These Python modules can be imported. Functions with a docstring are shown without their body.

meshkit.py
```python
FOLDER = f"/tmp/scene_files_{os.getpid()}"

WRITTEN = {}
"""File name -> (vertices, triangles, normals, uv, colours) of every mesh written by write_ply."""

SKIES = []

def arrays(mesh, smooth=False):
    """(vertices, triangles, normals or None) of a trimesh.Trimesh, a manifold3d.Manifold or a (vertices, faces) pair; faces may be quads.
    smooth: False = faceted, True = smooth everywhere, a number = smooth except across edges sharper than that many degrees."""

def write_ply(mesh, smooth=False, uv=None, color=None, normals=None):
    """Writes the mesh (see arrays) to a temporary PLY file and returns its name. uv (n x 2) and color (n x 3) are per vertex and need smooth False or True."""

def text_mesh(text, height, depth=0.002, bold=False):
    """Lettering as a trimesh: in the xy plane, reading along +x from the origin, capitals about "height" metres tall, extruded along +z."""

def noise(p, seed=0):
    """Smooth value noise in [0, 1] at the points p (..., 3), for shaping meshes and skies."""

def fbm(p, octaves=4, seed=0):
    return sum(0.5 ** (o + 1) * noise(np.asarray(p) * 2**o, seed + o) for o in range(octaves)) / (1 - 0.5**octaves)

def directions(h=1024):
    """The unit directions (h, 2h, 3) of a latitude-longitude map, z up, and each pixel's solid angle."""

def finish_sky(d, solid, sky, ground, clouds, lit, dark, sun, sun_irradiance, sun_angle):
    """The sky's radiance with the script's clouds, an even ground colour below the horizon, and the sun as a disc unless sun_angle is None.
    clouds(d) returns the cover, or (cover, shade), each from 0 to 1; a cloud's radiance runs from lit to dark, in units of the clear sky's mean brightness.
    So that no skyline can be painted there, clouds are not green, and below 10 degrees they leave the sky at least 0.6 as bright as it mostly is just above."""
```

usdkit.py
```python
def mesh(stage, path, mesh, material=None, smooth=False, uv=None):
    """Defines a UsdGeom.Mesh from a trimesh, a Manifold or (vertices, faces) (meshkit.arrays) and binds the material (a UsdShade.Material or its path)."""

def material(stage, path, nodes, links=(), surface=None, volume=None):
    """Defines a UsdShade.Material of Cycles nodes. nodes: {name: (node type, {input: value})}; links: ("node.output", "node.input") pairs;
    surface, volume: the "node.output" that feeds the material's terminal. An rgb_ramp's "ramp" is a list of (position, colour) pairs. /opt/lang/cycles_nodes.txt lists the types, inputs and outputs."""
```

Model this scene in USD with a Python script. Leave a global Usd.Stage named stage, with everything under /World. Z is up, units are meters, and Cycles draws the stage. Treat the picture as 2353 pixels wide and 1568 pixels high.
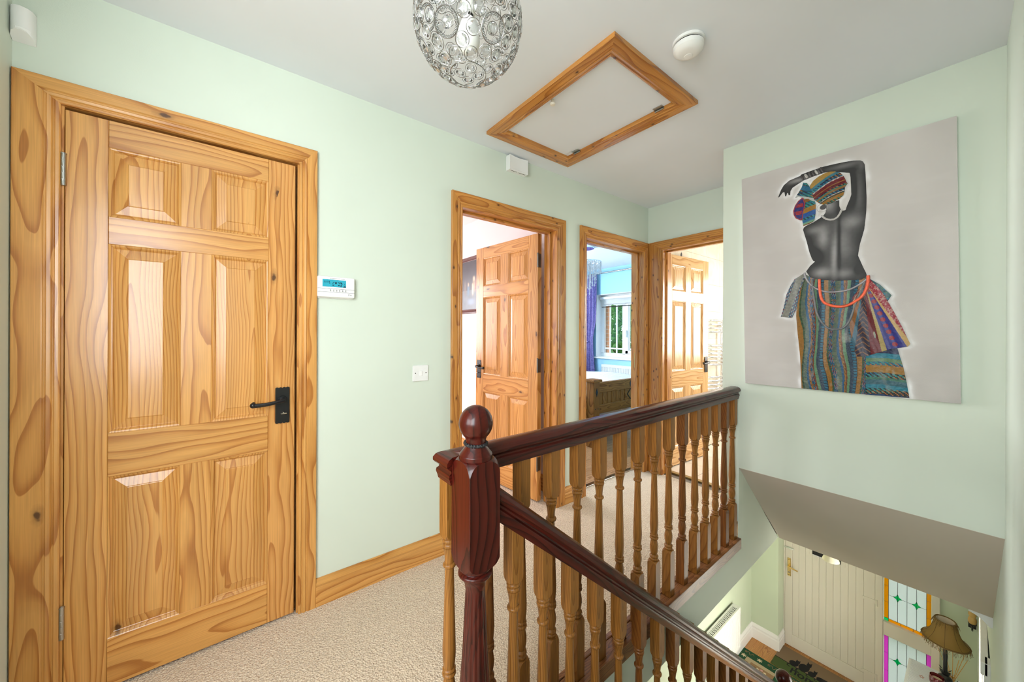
import math, random
import numpy as np, trimesh, manifold3d as mf, shapely.geometry as sg, shapely
from shapely import affinity
import usdkit, meshkit
from pxr import Usd, UsdGeom, UsdLux, UsdShade, Gf, Sdf, Vt

stage = Usd.Stage.CreateInMemory()
UsdGeom.SetStageUpAxis(stage, "Z"); UsdGeom.SetStageMetersPerUnit(stage, 1.0)
UsdGeom.Xform.Define(stage, "/World"); UsdGeom.Scope.Define(stage, "/World/Looks")
PI = math.pi

# ------------------------------------------------------------------ camera
TH, ROLL, HCAM, FPX, V0 = 0.9109, 0.0041, 1.253, 832.03, 764.7
cam = UsdGeom.Camera.Define(stage, "/World/camera")
AP = 36.0
cam.CreateHorizontalApertureAttr(AP); cam.CreateVerticalApertureAttr(AP*1568/2353)
cam.CreateFocalLengthAttr(FPX/2353*AP)
cam.CreateVerticalApertureOffsetAttr(-(784-V0)/2353*AP)
cam.CreateClippingRangeAttr(Gf.Vec2f(0.02, 500))
_f = np.array([math.cos(TH), math.sin(TH), 0]); _r = np.array([math.sin(TH), -math.cos(TH), 0]); _u = np.array([0, 0, 1.0])
_r2 = math.cos(ROLL)*_r + math.sin(ROLL)*_u; _u2 = -math.sin(ROLL)*_r + math.cos(ROLL)*_u
M4 = Gf.Matrix4d(*[float(q) for q in (*_r2, 0, *_u2, 0, *(-_f), 0, 0, 0, HCAM, 1)])
cam.AddTransformOp().Set(M4)
EXPOSURE = -0.06
cam.CreateExposureAttr(EXPOSURE)

# ------------------------------------------------------------------ sky and daylight
SKY = usdkit.material(stage, "/World/Looks/sky", {
    "tc": ("texture_coordinate", {}), "map": ("mapping", {"scale": (1, 1, 2.5)}),
    "n": ("noise_texture", {"scale": 2.2, "detail": 5.0}),
    "r": ("rgb_ramp", {"ramp": [(0.35, (0.62, 0.76, 0.98)), (0.55, (1, 1, 1))]}),
    "b": ("background_shader", {"strength": 2.4})},
    [("tc.generated", "map.vector"), ("map.vector", "n.vector"), ("n.fac", "r.fac"), ("r.color", "b.color")], surface="b.background")
dome = UsdLux.DomeLight.Define(stage, "/World/sky_dome")
dome.CreateIntensityAttr(1.0)
UsdShade.MaterialBindingAPI.Apply(dome.GetPrim()).Bind(SKY)

def rect_light(name, center, direction, w, h, intensity, color=(1, 1, 1), spread=None):
    """daylight standing in a window opening that lies outside the frame"""
    L = UsdLux.RectLight.Define(stage, "/World/"+name)
    L.CreateWidthAttr(w); L.CreateHeightAttr(h); L.CreateIntensityAttr(intensity); L.CreateColorAttr(Gf.Vec3f(*color))
    L.CreateNormalizeAttr(False)
    z = -np.array(direction, float); z /= np.linalg.norm(z)
    up = np.array([0, 0, 1.0]) if abs(z[2]) < .95 else np.array([0, 1.0, 0])
    x = np.cross(up, z); x /= np.linalg.norm(x); y = np.cross(z, x)
    L.AddTransformOp().Set(Gf.Matrix4d(*[float(q) for q in (*x, 0, *y, 0, *z, 0, *center, 1)]))
    return L
rect_light("daylight_landing_window", (-1.74, 0.45, 1.55), (1, 0, 0), 1.08, 1.2, 9, (0.96, 0.99, 1.02))
rect_light("daylight_stair_window", (-.925, -.15, 1.55), (0, 1, 0), 1.12, 1.16, 14.5, (0.95, 0.99, 1.03))
rect_light("daylight_pink_room", (0.3, 4.85, 1.5), (0.25, -1, -0.1), 1.2, 1.2, 16, (1.0, 0.97, 1.0))
rect_light("daylight_blue_room", (2.72, 4.9, 1.5), (0.35, -1, 0), 1.1, 1.3, 24, (0.96, 0.98, 1.0))
rect_light("daylight_bathroom", (4.95, 0.75, 1.45), (-1, 0.15, -0.1), 1.0, 1.0, 15, (1.0, 0.94, 0.85))
rect_light("daylight_hall_doorway", (3.75, -.62, -1.62), (0.55, 1, 0), 0.9, 1.8, 20, (1.0, 0.96, 0.86))

# ------------------------------------------------------------------ helpers
used = {}
def numbered(parent, name):
    n = used.get((parent, name), 0); used[(parent, name)] = n+1
    return f"{parent}/{name}" + (f"_{n:03d}" if n else "")
LOC = {}
def thing(name, label, cat, loc=(0, 0, 0), rotz=0, group=None, kind=None):
    path = numbered("/World", name)
    x = UsdGeom.Xform.Define(stage, path); x.AddTranslateOp().Set(Gf.Vec3d(*map(float, loc)))
    if rotz: x.AddRotateZOp().Set(math.degrees(rotz))
    LOC[path] = np.array(loc, float) if not rotz else None
    tag(x.GetPrim(), label, cat, group, kind)
    return path
def tag(prim, label=None, cat=None, group=None, kind=None):
    if isinstance(prim, str): prim = stage.GetPrimAtPath(prim)
    for k, v in (("label", label), ("category", cat), ("group", group), ("kind", kind)):
        if v: prim.SetCustomDataByKey(k, v)
WOODS = set()
def part(parent, name, m, mat, smooth=30, world=True, along=None, label=None, seed=None, uvw=None, col=None):
    """One Mesh. parent = path of a thing or part. Meshes are given in world coordinates unless world=False."""
    path = numbered(parent, name)
    if hasattr(m, "to_mesh"):
        q = m.to_mesh(); m = trimesh.Trimesh(np.asarray(q.vert_properties)[:, :3], np.asarray(q.tri_verts), process=False)
    elif isinstance(m, (list, tuple)) and not isinstance(m[0], np.ndarray): m = trimesh.util.concatenate(m)
    v, f, n = meshkit.arrays(m, smooth)
    gr = None
    if along is not None or mat in WOODS:
        a = 'z' if along is None else along
        if isinstance(a, str): ax = {'x': 0, 'y': 1, 'z': 2}[a]; e = np.eye(3)[ax]
        else: e = np.array(a, float)/np.linalg.norm(a)
        size = v.max(0)-v.min(0)
        o = [k for k in range(3)]
        t1 = np.eye(3)[np.argsort(np.abs(e) + (size < 1e-9)*.01 - size*1e-4)[0]]; t1 = t1-e*(t1@e); t1 /= np.linalg.norm(t1); t2 = np.cross(e, t1)
        c = (v.max(0)+v.min(0))/2
        rs = random.Random(repr(path) if seed is None else seed)
        gr = np.stack([(v-c)@t1 + rs.uniform(-.04, .04), (v-c)@e + rs.uniform(0, 40), (v-c)@t2 + rs.uniform(.02, .07)], 1)
        gr[:, 2] = (gr[:, 2]-gr[0, 2])*.30+gr[0, 2]
    if world:
        top = "/".join(parent.split("/")[:3]); 
        if LOC.get(top) is not None: v = v-LOC[top]
    g = UsdGeom.Mesh.Define(stage, path)
    g.CreatePointsAttr(Vt.Vec3fArray.FromNumpy(v.astype(np.float32)))
    g.CreateFaceVertexCountsAttr(Vt.IntArray.FromNumpy(np.full(len(f), 3, np.int32)))
    g.CreateFaceVertexIndicesAttr(Vt.IntArray.FromNumpy(f.astype(np.int32).ravel()))
    g.CreateSubdivisionSchemeAttr("none")
    if n is not None:
        g.CreateNormalsAttr(Vt.Vec3fArray.FromNumpy(n.astype(np.float32))); g.SetNormalsInterpolation("vertex")
    pv = UsdGeom.PrimvarsAPI(g)
    if gr is not None:
        pv.CreatePrimvar("gr", Sdf.ValueTypeNames.Color3fArray, "vertex").Set(Vt.Vec3fArray.FromNumpy(gr.astype(np.float32)))
    if col is not None:
        pv.CreatePrimvar("paint", Sdf.ValueTypeNames.Color3fArray, "vertex").Set(Vt.Vec3fArray.FromNumpy(np.asarray(col, np.float32)))
    UsdShade.MaterialBindingAPI.Apply(g.GetPrim()).Bind(UsdShade.Material.Get(stage, "/World/Looks/"+mat))
    if label: g.GetPrim().SetCustomDataByKey("label", label)
    return path
def single(name, label, cat, m, mat, group=None, kind=None, **kw):
    p = part("/World", name, m, mat, **kw); tag(p, label, cat, group, kind); return p
def struct(name, m, mat, label=None, **kw):
    p = part("/World", name, m, mat, **kw); tag(p, label, None, None, "structure"); return p
def copy_of(src, loc, rotz=0, label=None, group=None, cat=None):
    name = src.rsplit("/", 1)[1]
    if name[-4:-3] == "_" and name[-3:].isdigit(): name = name[:-4]
    path = numbered("/World", name)
    x = UsdGeom.Xform.Define(stage, path); pr = x.GetPrim()
    pr.GetReferences().AddInternalReference(src); pr.SetInstanceable(True)
    x.ClearXformOpOrder(); x.AddTranslateOp().Set(Gf.Vec3d(*map(float, loc)))
    if rotz: x.AddRotateZOp().Set(math.degrees(rotz))
    was = stage.GetPrimAtPath(src).GetCustomData()
    tag(pr, label or was.get("label"), cat or was.get("category"), group or was.get("group"))
    return path

# ---- shapes
def box(x0, x1, y0, y1, z0, z1):
    b = trimesh.creation.box((abs(x1-x0), abs(y1-y0), abs(z1-z0))); b.apply_translation(((x0+x1)/2, (y0+y1)/2, (z0+z1)/2)); return b
def mbox(x0, x1, y0, y1, z0, z1):
    return mf.Manifold.cube([x1-x0, y1-y0, z1-z0]).translate([x0, y0, z0])
def rbox(x0, x1, y0, y1, z0, z1, r=.002, seg=2):
    """box with bevelled edges (hull of spheres / octahedra)"""
    if x1 < x0: x0, x1 = x1, x0
    if y1 < y0: y0, y1 = y1, y0
    r = min(r, (x1-x0)/2.01, (y1-y0)/2.01, (z1-z0)/2.01)
    pts = []
    if seg <= 1:
        for x in (x0, x1):
            for y in (y0, y1):
                for z in (z0, z1):
                    sx, sy, sz = (1 if x == x0 else -1), (1 if y == y0 else -1), (1 if z == z0 else -1)
                    pts += [(x, y+sy*r, z+sz*r), (x+sx*r, y, z+sz*r), (x+sx*r, y+sy*r, z)]
        return mf.Manifold.hull_points(np.array(pts))
    sp = mf.Manifold.sphere(r, 4*seg)
    return mf.Manifold.batch_hull([sp.translate([x, y, z]) for x in (x0+r, x1-r) for y in (y0+r, y1-r) for z in (z0+r, z1-r)])
def lathe(profile, seg=32, cx=0, cy=0):
    """profile: (r, z) list, bottom to top, closed on the axis."""
    cs = mf.CrossSection([[(0, profile[0][1])] + [(max(r, 0), z) for r, z in profile] + [(0, profile[-1][1])]])
    return mf.Manifold.revolve(cs, seg).translate([cx, cy, 0])
def cyl(p0, p1, r, seg=12, r1=None):
    p0, p1 = np.array(p0, float), np.array(p1, float); d = p1-p0; L = np.linalg.norm(d)
    m = mf.Manifold.cylinder(L, r, r if r1 is None else r1, seg)
    z = d/L; a = np.array([1, 0, 0]) if abs(z[0]) < .9 else np.array([0, 1, 0]); x = np.cross(a, z); x /= np.linalg.norm(x); y = np.cross(z, x)
    return m.transform(np.array([[x[0], y[0], z[0], p0[0]], [x[1], y[1], z[1], p0[1]], [x[2], y[2], z[2], p0[2]]]))
def tube(pts, r, seg=8, closed=False, caps=True):
    """tube along a polyline as a trimesh; r number or list"""
    P = np.array(pts, float); n = len(P); R = np.full(n, r) if np.ndim(r) == 0 else np.array(r, float)
    if closed: T = np.roll(P, -1, 0)-np.roll(P, 1, 0)
    else:
        T = np.gradient(P, axis=0)
    T /= np.maximum(np.linalg.norm(T, axis=1, keepdims=True), 1e-9)
    N = np.zeros_like(P); a = np.array([0, 0, 1.0]) if abs(T[0][2]) < .9 else np.array([1.0, 0, 0])
    for i in range(n):
        b = a-T[i]*(a@T[i])
        if np.linalg.norm(b) < 1e-6: b = np.cross(T[i], [1, .3, .2])
        b /= np.linalg.norm(b); N[i] = b; a = b
    B = np.cross(T, N); th = np.arange(seg)*2*PI/seg
    V = (P[:, None] + R[:, None, None]*(np.cos(th)[None, :, None]*N[:, None]+np.sin(th)[None, :, None]*B[:, None])).reshape(-1, 3)
    F = []
    for i in range(n if closed else n-1):
        j = (i+1) % n
        for k in range(seg):
            l = (k+1) % seg
            F += [(i*seg+k, i*seg+l, j*seg+l), (i*seg+k, j*seg+l, j*seg+k)]
    if not closed and caps:
        V = np.vstack([V, P[:1], P[-1:]]); c0, c1 = n*seg, n*seg+1
        for k in range(seg):
            l = (k+1) % seg
            F += [(c0, l, k), (c1, (n-1)*seg+k, (n-1)*seg+l)]
    return trimesh.Trimesh(V, np.array(F), process=False)
def frame_axes(o, ex, ey, ez):
    return np.array([[ex[0], ey[0], ez[0], o[0]], [ex[1], ey[1], ez[1], o[1]], [ex[2], ey[2], ez[2], o[2]]], float)
def prism(poly, depth, o=(0, 0, 0), ex=(1, 0, 0), ey=(0, 1, 0)):
    """extrudes a polygon (list of points or shapely) by depth along ex x ey, placed at o"""
    if not hasattr(poly, "exterior") and not hasattr(poly, "geoms"): poly = sg.Polygon(poly)
    if not poly.is_valid: poly = poly.buffer(0)
    ez = np.cross(ex, ey)
    ms = []
    for g in (poly.geoms if hasattr(poly, "geoms") else [poly]):
        m = trimesh.creation.extrude_polygon(g, depth, engine="earcut"); ms.append(m)
    m = trimesh.util.concatenate(ms); T = np.eye(4); T[:3] = frame_axes(o, ex, ey, ez); m.apply_transform(T); return m
def mitred(profile, p0, p1, out, nrm, m0=0.0, m1=0.0):
    """A moulding: profile points (a outward, b off the wall) run from p0 to p1; its ends slide by m*a (mitres)."""
    p0, p1, out, nrm = (np.array(q, float) for q in (p0, p1, out, nrm)); d = (p1-p0)/np.linalg.norm(p1-p0)
    n = len(profile); V = []
    for base, m in ((p0, -m0), (p1, m1)):
        for a, b in profile: V.append(base+out*a+nrm*b+d*m*a)
    F = []
    for i in range(n):
        j = (i+1) % n; F += [(i, j, n+j), (i, n+j, n+i)]
    tri = trimesh.creation.triangulate_polygon(sg.Polygon(profile), engine="earcut")
    tv, tf = tri; idx = [int(np.argmin(((np.array(profile)-q)**2).sum(1))) for q in tv]
    for a, b, c in tf: F += [(idx[a], idx[b], idx[c]), (n+idx[c], n+idx[b], n+idx[a])]
    m = trimesh.Trimesh(np.array(V), np.array(F), process=False); trimesh.repair.fix_normals(m); return m
def tm(m):
    if hasattr(m, "to_mesh"):
        q = m.to_mesh(); return trimesh.Trimesh(np.asarray(q.vert_properties)[:, :3], np.asarray(q.tri_verts), process=False)
    return m

# ------------------------------------------------------------------ materials
def mat(name, nodes, links, surface="p.BSDF"):
    usdkit.material(stage, "/World/Looks/"+name, nodes, links, surface=surface); return name
def plain(name, color, rough=.5, bumpy=0, scale=200, **kw):
    nodes = {"p": ("principled_bsdf", {"base_color": color, "roughness": rough, **kw})}; links = []
    if bumpy:
        nodes["g"] = ("geometry", {}); nodes["n"] = ("noise_texture", {"scale": scale, "detail": 3.0}); nodes["b"] = ("bump", {"strength": bumpy, "distance": .002})
        links += [("g.position", "n.vector"), ("n.fac", "b.height"), ("b.normal", "p.normal")]
    return mat(name, nodes, links)
def wall_paint(name, c, rough=.55, var=.035):
    d = tuple(x*(1-var) for x in c)
    return mat(name, {"g": ("geometry", {}), "n": ("noise_texture", {"scale": 2.2, "detail": 4.0}), "r": ("rgb_ramp", {"ramp": [(.3, d), (.7, c)]}),
        "n2": ("noise_texture", {"scale": 260.0, "detail": 2.0}), "b": ("bump", {"strength": .12, "distance": .001}),
        "p": ("principled_bsdf", {"roughness": rough, "specular_ior_level": .35})},
        [("g.position", "n.vector"), ("n.fac", "r.fac"), ("r.color", "p.base_color"), ("g.position", "n2.vector"), ("n2.fac", "b.height"), ("b.normal", "p.normal")])
def wood(name, light, mid, dark, ring=38.0, rough=.3, knots=.0, knot_col=(.06, .02, .006), coat=.25, warp=.035, contrast=1.0, fibre=.25, tone=.12, kscale=(10.0, 4.2, 0.0), spec=.5):
    WOODS.add(name)
    nodes = {
        "a": ("attribute", {"attribute": "gr"}),
        "m1": ("mapping", {"scale": (4.0, .9, 4.0)}), "n1": ("noise_texture", {"scale": 1.6, "detail": 2.0, "roughness": .45}),
        "sub": ("vector_math", {"math_type": "subtract", "vector2": (.5, .5, .5)}),
        "scl": ("vector_math", {"math_type": "multiply", "vector2": (warp*4, 0, warp*4)}),
        "m2": ("mapping", {"scale": (1.0, .05, 1.0)}),
        "add": ("vector_math", {"math_type": "add"}),
        "w": ("wave_texture", {"wave_type": "rings", "rings_direction": "y", "profile": "saw", "scale": ring, "distortion": 1.2, "detail": 2.0, "detail_scale": 1.5}),
        "r": ("rgb_ramp", {"ramp": [(0, light), (.35, light), (.70, mid), (.90, dark), (.97, dark), (1.0, light)]}),
        "m3": ("mapping", {"scale": (300.0, 6.0, 300.0)}), "n3": ("noise_texture", {"scale": 1.0, "detail": 2.0}),
        "fr": ("map_range", {"from_min": .3, "from_max": .7, "to_min": 1-fibre*.5, "to_max": 1+fibre*.25}),
        "m4": ("mapping", {"scale": (9.0, .8, 9.0)}), "n4": ("noise_texture", {"scale": 1.0, "detail": 2.0}),
        "tr": ("map_range", {"from_min": .3, "from_max": .7, "to_min": 1-tone, "to_max": 1+tone}),
        "mul": ("vector_math", {"math_type": "scale"}), "mul2": ("vector_math", {"math_type": "scale"}),
        "bp": ("bump", {"strength": .06, "distance": .001}),
        "p": ("principled_bsdf", {"roughness": rough, "coat_weight": coat, "coat_roughness": .18, "specular_ior_level": spec})}
    links = [("a.vector", "m1.vector"), ("m1.vector", "n1.vector"), ("n1.color", "sub.vector1"), ("sub.vector", "scl.vector1"),
        ("a.vector", "m2.vector"), ("m2.vector", "add.vector1"), ("scl.vector", "add.vector2"), ("add.vector", "w.vector"), ("w.fac", "r.fac"),
        ("a.vector", "m3.vector"), ("m3.vector", "n3.vector"), ("n3.fac", "fr.value"), ("a.vector", "m4.vector"), ("m4.vector", "n4.vector"), ("n4.fac", "tr.value"),
        ("r.color", "mul.vector1"), ("fr.result", "mul.scale"), ("mul.vector", "mul2.vector1"), ("tr.result", "mul2.scale"),
        ("w.fac", "bp.height"), ("bp.normal", "p.normal")]
    out = "mul2.vector"
    if knots:
        nodes |= {"mk": ("mapping", {"scale": kscale}), "k": ("voronoi_texture", {"scale": 1.0, "dimensions": "2D", "randomness": 1.0}),
            "kn": ("noise_texture", {"scale": 60.0, "detail": 1.0}), "kd": ("math", {"math_type": "multiply_add", "value2": .10}),
            "ks": ("separate_color", {}), "kt": ("math", {"math_type": "less_than", "value2": knots}), "kr": ("rgb_ramp", {"ramp": [(.0, (1, 1, 1)), (.10, (.9, .9, .9)), (.135, (.3, .3, .3)), (.22, (0, 0, 0))]}),
            "km": ("math", {"math_type": "multiply"}), "kx": ("mix_color", {"b": knot_col})}
        links += [("a.vector", "mk.vector"), ("mk.vector", "k.vector"), ("a.vector", "kn.vector"), ("kn.fac", "kd.value1"), ("k.distance", "kd.value3"), ("kd.value", "kr.fac"),
            ("k.color", "ks.color"), ("ks.r", "kt.value1"), ("kr.color", "km.value1"), ("kt.value", "km.value2"), ("km.value", "kx.fac"), (out, "kx.a")]
        out = "kx.result"
    links.append((out, "p.base_color"))
    return mat(name, nodes, links)

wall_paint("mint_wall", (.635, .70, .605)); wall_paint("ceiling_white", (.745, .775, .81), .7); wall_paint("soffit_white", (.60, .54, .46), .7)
wall_paint("pink_wall", (.80, .72, .72)); wall_paint("blue_wall", (.36, .66, .86)); wall_paint("white_paint", (.86, .87, .88)); wall_paint("hall_green", (.58, .66, .50))
wood("pine", (.62, .305, .080), (.55, .250, .058), (.40, .150, .028), 15.0, .30, .045)
wood("pine_panel", (.62, .31, .085), (.56, .255, .062), (.42, .16, .032), 34.0, .30, .03, warp=.016)
wood("pine_panel_knotty", (.62, .30, .082), (.54, .24, .056), (.41, .155, .030), 34.0, .28, .12, warp=.016)
wood("pine_knotty", (.60, .29, .080), (.52, .23, .055), (.40, .15, .030), 18.0, .28, .16)
wood("pine_trim", (.52, .225, .046), (.45, .178, .032), (.33, .112, .018), 18.0, .28, .30, kscale=(16.0, 9.0, 0.0))
wood("pine_pale", (.70, .42, .18), (.62, .34, .12), (.48, .22, .055), 16.0, .26, .05)
wood("oak", (.275, .115, .023), (.245, .098, .018), (.195, .072, .012), 95.0, .36, fibre=.6, warp=.02, coat=.05, spec=.3)
wood("oak_dark", (.185, .066, .013), (.16, .053, .010), (.12, .036, .006), 95.0, .36, fibre=.6, warp=.02, coat=.05, spec=.3)
wood("mahogany", (.062, .0065, .0035), (.045, .004, .002), (.022, .002, .001), 45.0, .24, coat=.10, fibre=.5, warp=.02, spec=.32)
wood("plate_wood", (.26, .105, .035), (.21, .078, .024), (.14, .045, .013), 60.0, .42, fibre=.7)
wood("bed_wood", (.27, .105, .020), (.22, .078, .013), (.14, .042, .006), 34.0, .5, .08, coat=.0, spec=.15)
wood("laminate", (.46, .25, .12), (.38, .19, .085), (.25, .11, .04), 30.0, .32, fibre=.4, coat=.05, spec=.35)
wood("hall_oak", (.52, .24, .055), (.46, .19, .04), (.36, .13, .025), 40.0, .35, fibre=.5)
plain("white_plastic", (.80, .80, .78), .35); plain("black_iron", (.006, .006, .007), .22, .25, 500); plain("steel", (.42, .42, .40), .28, metallic=1.0)
plain("chrome", (.85, .86, .88), .08, metallic=1.0); plain("brass", (.80, .58, .22), .22, metallic=1.0); plain("dark_brass", (.32, .24, .10), .35, metallic=1.0)
plain("black_matte", (.012, .012, .013), .6); plain("dark_gap", (.02, .018, .015), .9); plain("white_gloss", (.84, .84, .82), .3); plain("cream_gloss", (.74, .70, .60), .32, .05, 60)
plain("key_metal", (.75, .70, .62), .2, metallic=1.0)
mat("carpet", {"g": ("geometry", {}), "n": ("noise_texture", {"scale": 185.0, "detail": 3.0, "roughness": .6}), "n2": ("voronoi_texture", {"scale": 150.0}), "n3": ("noise_texture", {"scale": 3.0, "detail": 3.0}),
    "r": ("rgb_ramp", {"ramp": [(.27, (.20, .11, .055)), (.38, (.52, .39, .27)), (.48, (.72, .58, .43)), (.72, (.83, .70, .54))]}),
    "mx": ("mix_color", {"blend_type": "multiply", "fac": .35}), "r3": ("rgb_ramp", {"ramp": [(.3, (.82, .80, .78)), (.7, (1, 1, 1))]}),
    "b": ("bump", {"strength": .9, "distance": .006}), "p": ("principled_bsdf", {"roughness": .95, "specular_ior_level": .1, "sheen_weight": .2})},
    [("g.position", "n.vector"), ("g.position", "n2.vector"), ("g.position", "n3.vector"), ("n.fac", "r.fac"), ("r.color", "mx.a"), ("n3.fac", "r3.fac"), ("r3.color", "mx.b"), ("mx.result", "p.base_color"),
     ("n2.distance", "b.height"), ("b.normal", "p.normal")])

# ------------------------------------------------------------------ the shell
YA, YB = 1.8587, 1.9787            # long wall: landing face, room face
XD, XB, XE = -0.545, 2.412, 3.017  # stub wall at the left, wall with the canvas, end wall
H = 2.3955; HG = -0.234; ZG = -2.7
wc = lambda x: -.0655+.0206*(x-2.412)         # stair side wall, a little out of square
yc = lambda x: .880+.018*(x-1.0)              # centre line of the landing balustrade
yn = lambda x: yc(x)-.032                     # edge of the landing
HEAD = 1.987
wallA = mbox(-1.75, 5.35, YA, YB, 0, H)
wallA -= mbox(-.452, .240, YA-.1, YA+.078, -.1, 2.002)
for x0, x1 in ((1.043, 1.860), (2.136, 2.962)): wallA -= mbox(x0, x1, YA-.1, YB+.1, -.1, 2.004)
struct("wall_left", wallA, "mint_wall", smooth=False)
# bedroom and pink room faces of the long wall
def skin(x0, x1, holes):
    m = mbox(x0, x1, YB, YB+.006, 0, H)
    for a, b in holes: m -= mbox(a, b, YB-.1, YB+.1, -.1, 2.004)
    return m
struct("wall_pink_near", skin(-.6, 1.97, [(1.043, 1.860)]), "pink_wall", smooth=False)
struct("wall_blue_near", skin(2.07, 5.23, [(2.136, 2.962)]), "blue_wall", smooth=False)
struct("wall_stub", mbox(XD-.1, XD, .98, YA, 0, H), "mint_wall", smooth=False)
# wall with the canvas: its bottom edge stands free over the stairs
pb = [(wc(2.5)-.1, .447), (.8802, .447), (.8802, -.02), (.974, -.02), (.974, H), (wc(2.5)-.1, H)]
struct("wall_right", prism(pb, .10, (XB, 0, 0), (0, 1, 0), (0, 0, 1)), "mint_wall", smooth=False)
struct("wall_passage", mbox(XB+.10, XE, .935, .974, -.02, H), "mint_wall", smooth=False)
wallE = mbox(XE, XE+.13, .935, YA, -.02, H) - mbox(XE-.1, XE+.3, .945, 1.731, -.1, 2.004)
struct("wall_end", wallE, "mint_wall", smooth=False)
WSY = lambda x: wc(x)
ws = prism([(-1.75, wc(-1.75)), (5.75, wc(5.75)), (5.75, wc(5.75)-.1), (-1.75, wc(-1.75)-.1)], H-ZG, (0, 0, ZG))
ws = mf.Manifold(mf.Mesh(np.asarray(ws.vertices, np.float32), np.asarray(ws.faces, np.uint32))) - mbox(-1.5, -.35, -.5, .2, .95, 2.15) - mbox(3.44, 4.212, -.5, .3, ZG-.01, -.672)
struct("wall_stair", ws, "mint_wall", smooth=False)
back = mbox(-1.85, -1.75, -.3, YA, 0, H) - mbox(-1.9, -1.7, -.1, 1.0, .92, 2.18)
struct("wall_back", back, "mint_wall", smooth=False)
wn = struct("window_1", mbox(-1.83, -1.77, -.1, 1.0, .92, .97)+mbox(-1.83, -1.77, -.1, 1.0, 2.13, 2.18)+mbox(-1.83, -1.77, -.1, -.05, .92, 2.18)+mbox(-1.83, -1.77, .95, 1.0, .92, 2.18)+mbox(-1.83, -1.77, .43, .47, .92, 2.18), "white_gloss", smooth=False)
# ceilings
ceil = mbox(-1.75, XE, -.3, YA, H, H+.12)
hx0, hx1, hy0, hy1 = 1.162, 1.838, .873, 1.747
ceil -= mbox(hx0+.03, hx1-.03, hy0+.03, hy1-.03, H-.1, H+.3)
struct("ceiling", ceil, "ceiling_white", smooth=False)
struct("ceiling_pink_room", mbox(-.6, 2.02, YB, 5.0, H, H+.1), "white_paint", smooth=False)
struct("ceiling_blue_room", mbox(2.02, 5.3, YB, 5.0, H, H+.1), "white_paint", smooth=False)
struct("ceiling_bathroom", mbox(XE+.13, 5.2, -.1, YA, H, H+.1), "white_paint", smooth=False)
# landing floor and what hangs under it
fl = [(-1.75, -.35), (.545, -.35), (.545, yn(.545)+.055), (XB, yn(XB)+.055), (XB, .974), (XE+.02, .974), (XE+.02, YA), (-1.75, YA)]
struct("floor", prism(fl, .05, (0, 0, -.05)), "carpet", smooth=False)
struct("floor_slab", prism([(-1.75, -.3), (.53, -.3), (.53, yn(.53)+.01), (XB, yn(XB)+.012), (XB, YA), (-1.75, YA)], .178, (0, 0, HG+.004)), "dark_gap", smooth=False)
for i, (x0, x1) in enumerate(((1.043, 1.860), (2.136, 2.962), (-.452, .240))):
    struct("floor_threshold", mbox(x0, x1, YA, YB if i < 2 else YA+.076, -.05, -.0015), "carpet", smooth=False)
yf = lambda x: yn(x)+.007
pf = [(.545, HG), (3.158, HG), (XB, .447), (XB, -.028), (.545, -.028)]
th = math.atan(.018); ex = (math.cos(th), math.sin(th), 0)
struct("wall_stairwell", prism(pf, .09, (0, yf(0)+.09, 0), (1, .018, 0), (0, 0, 1)), "mint_wall", smooth=False)
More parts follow.
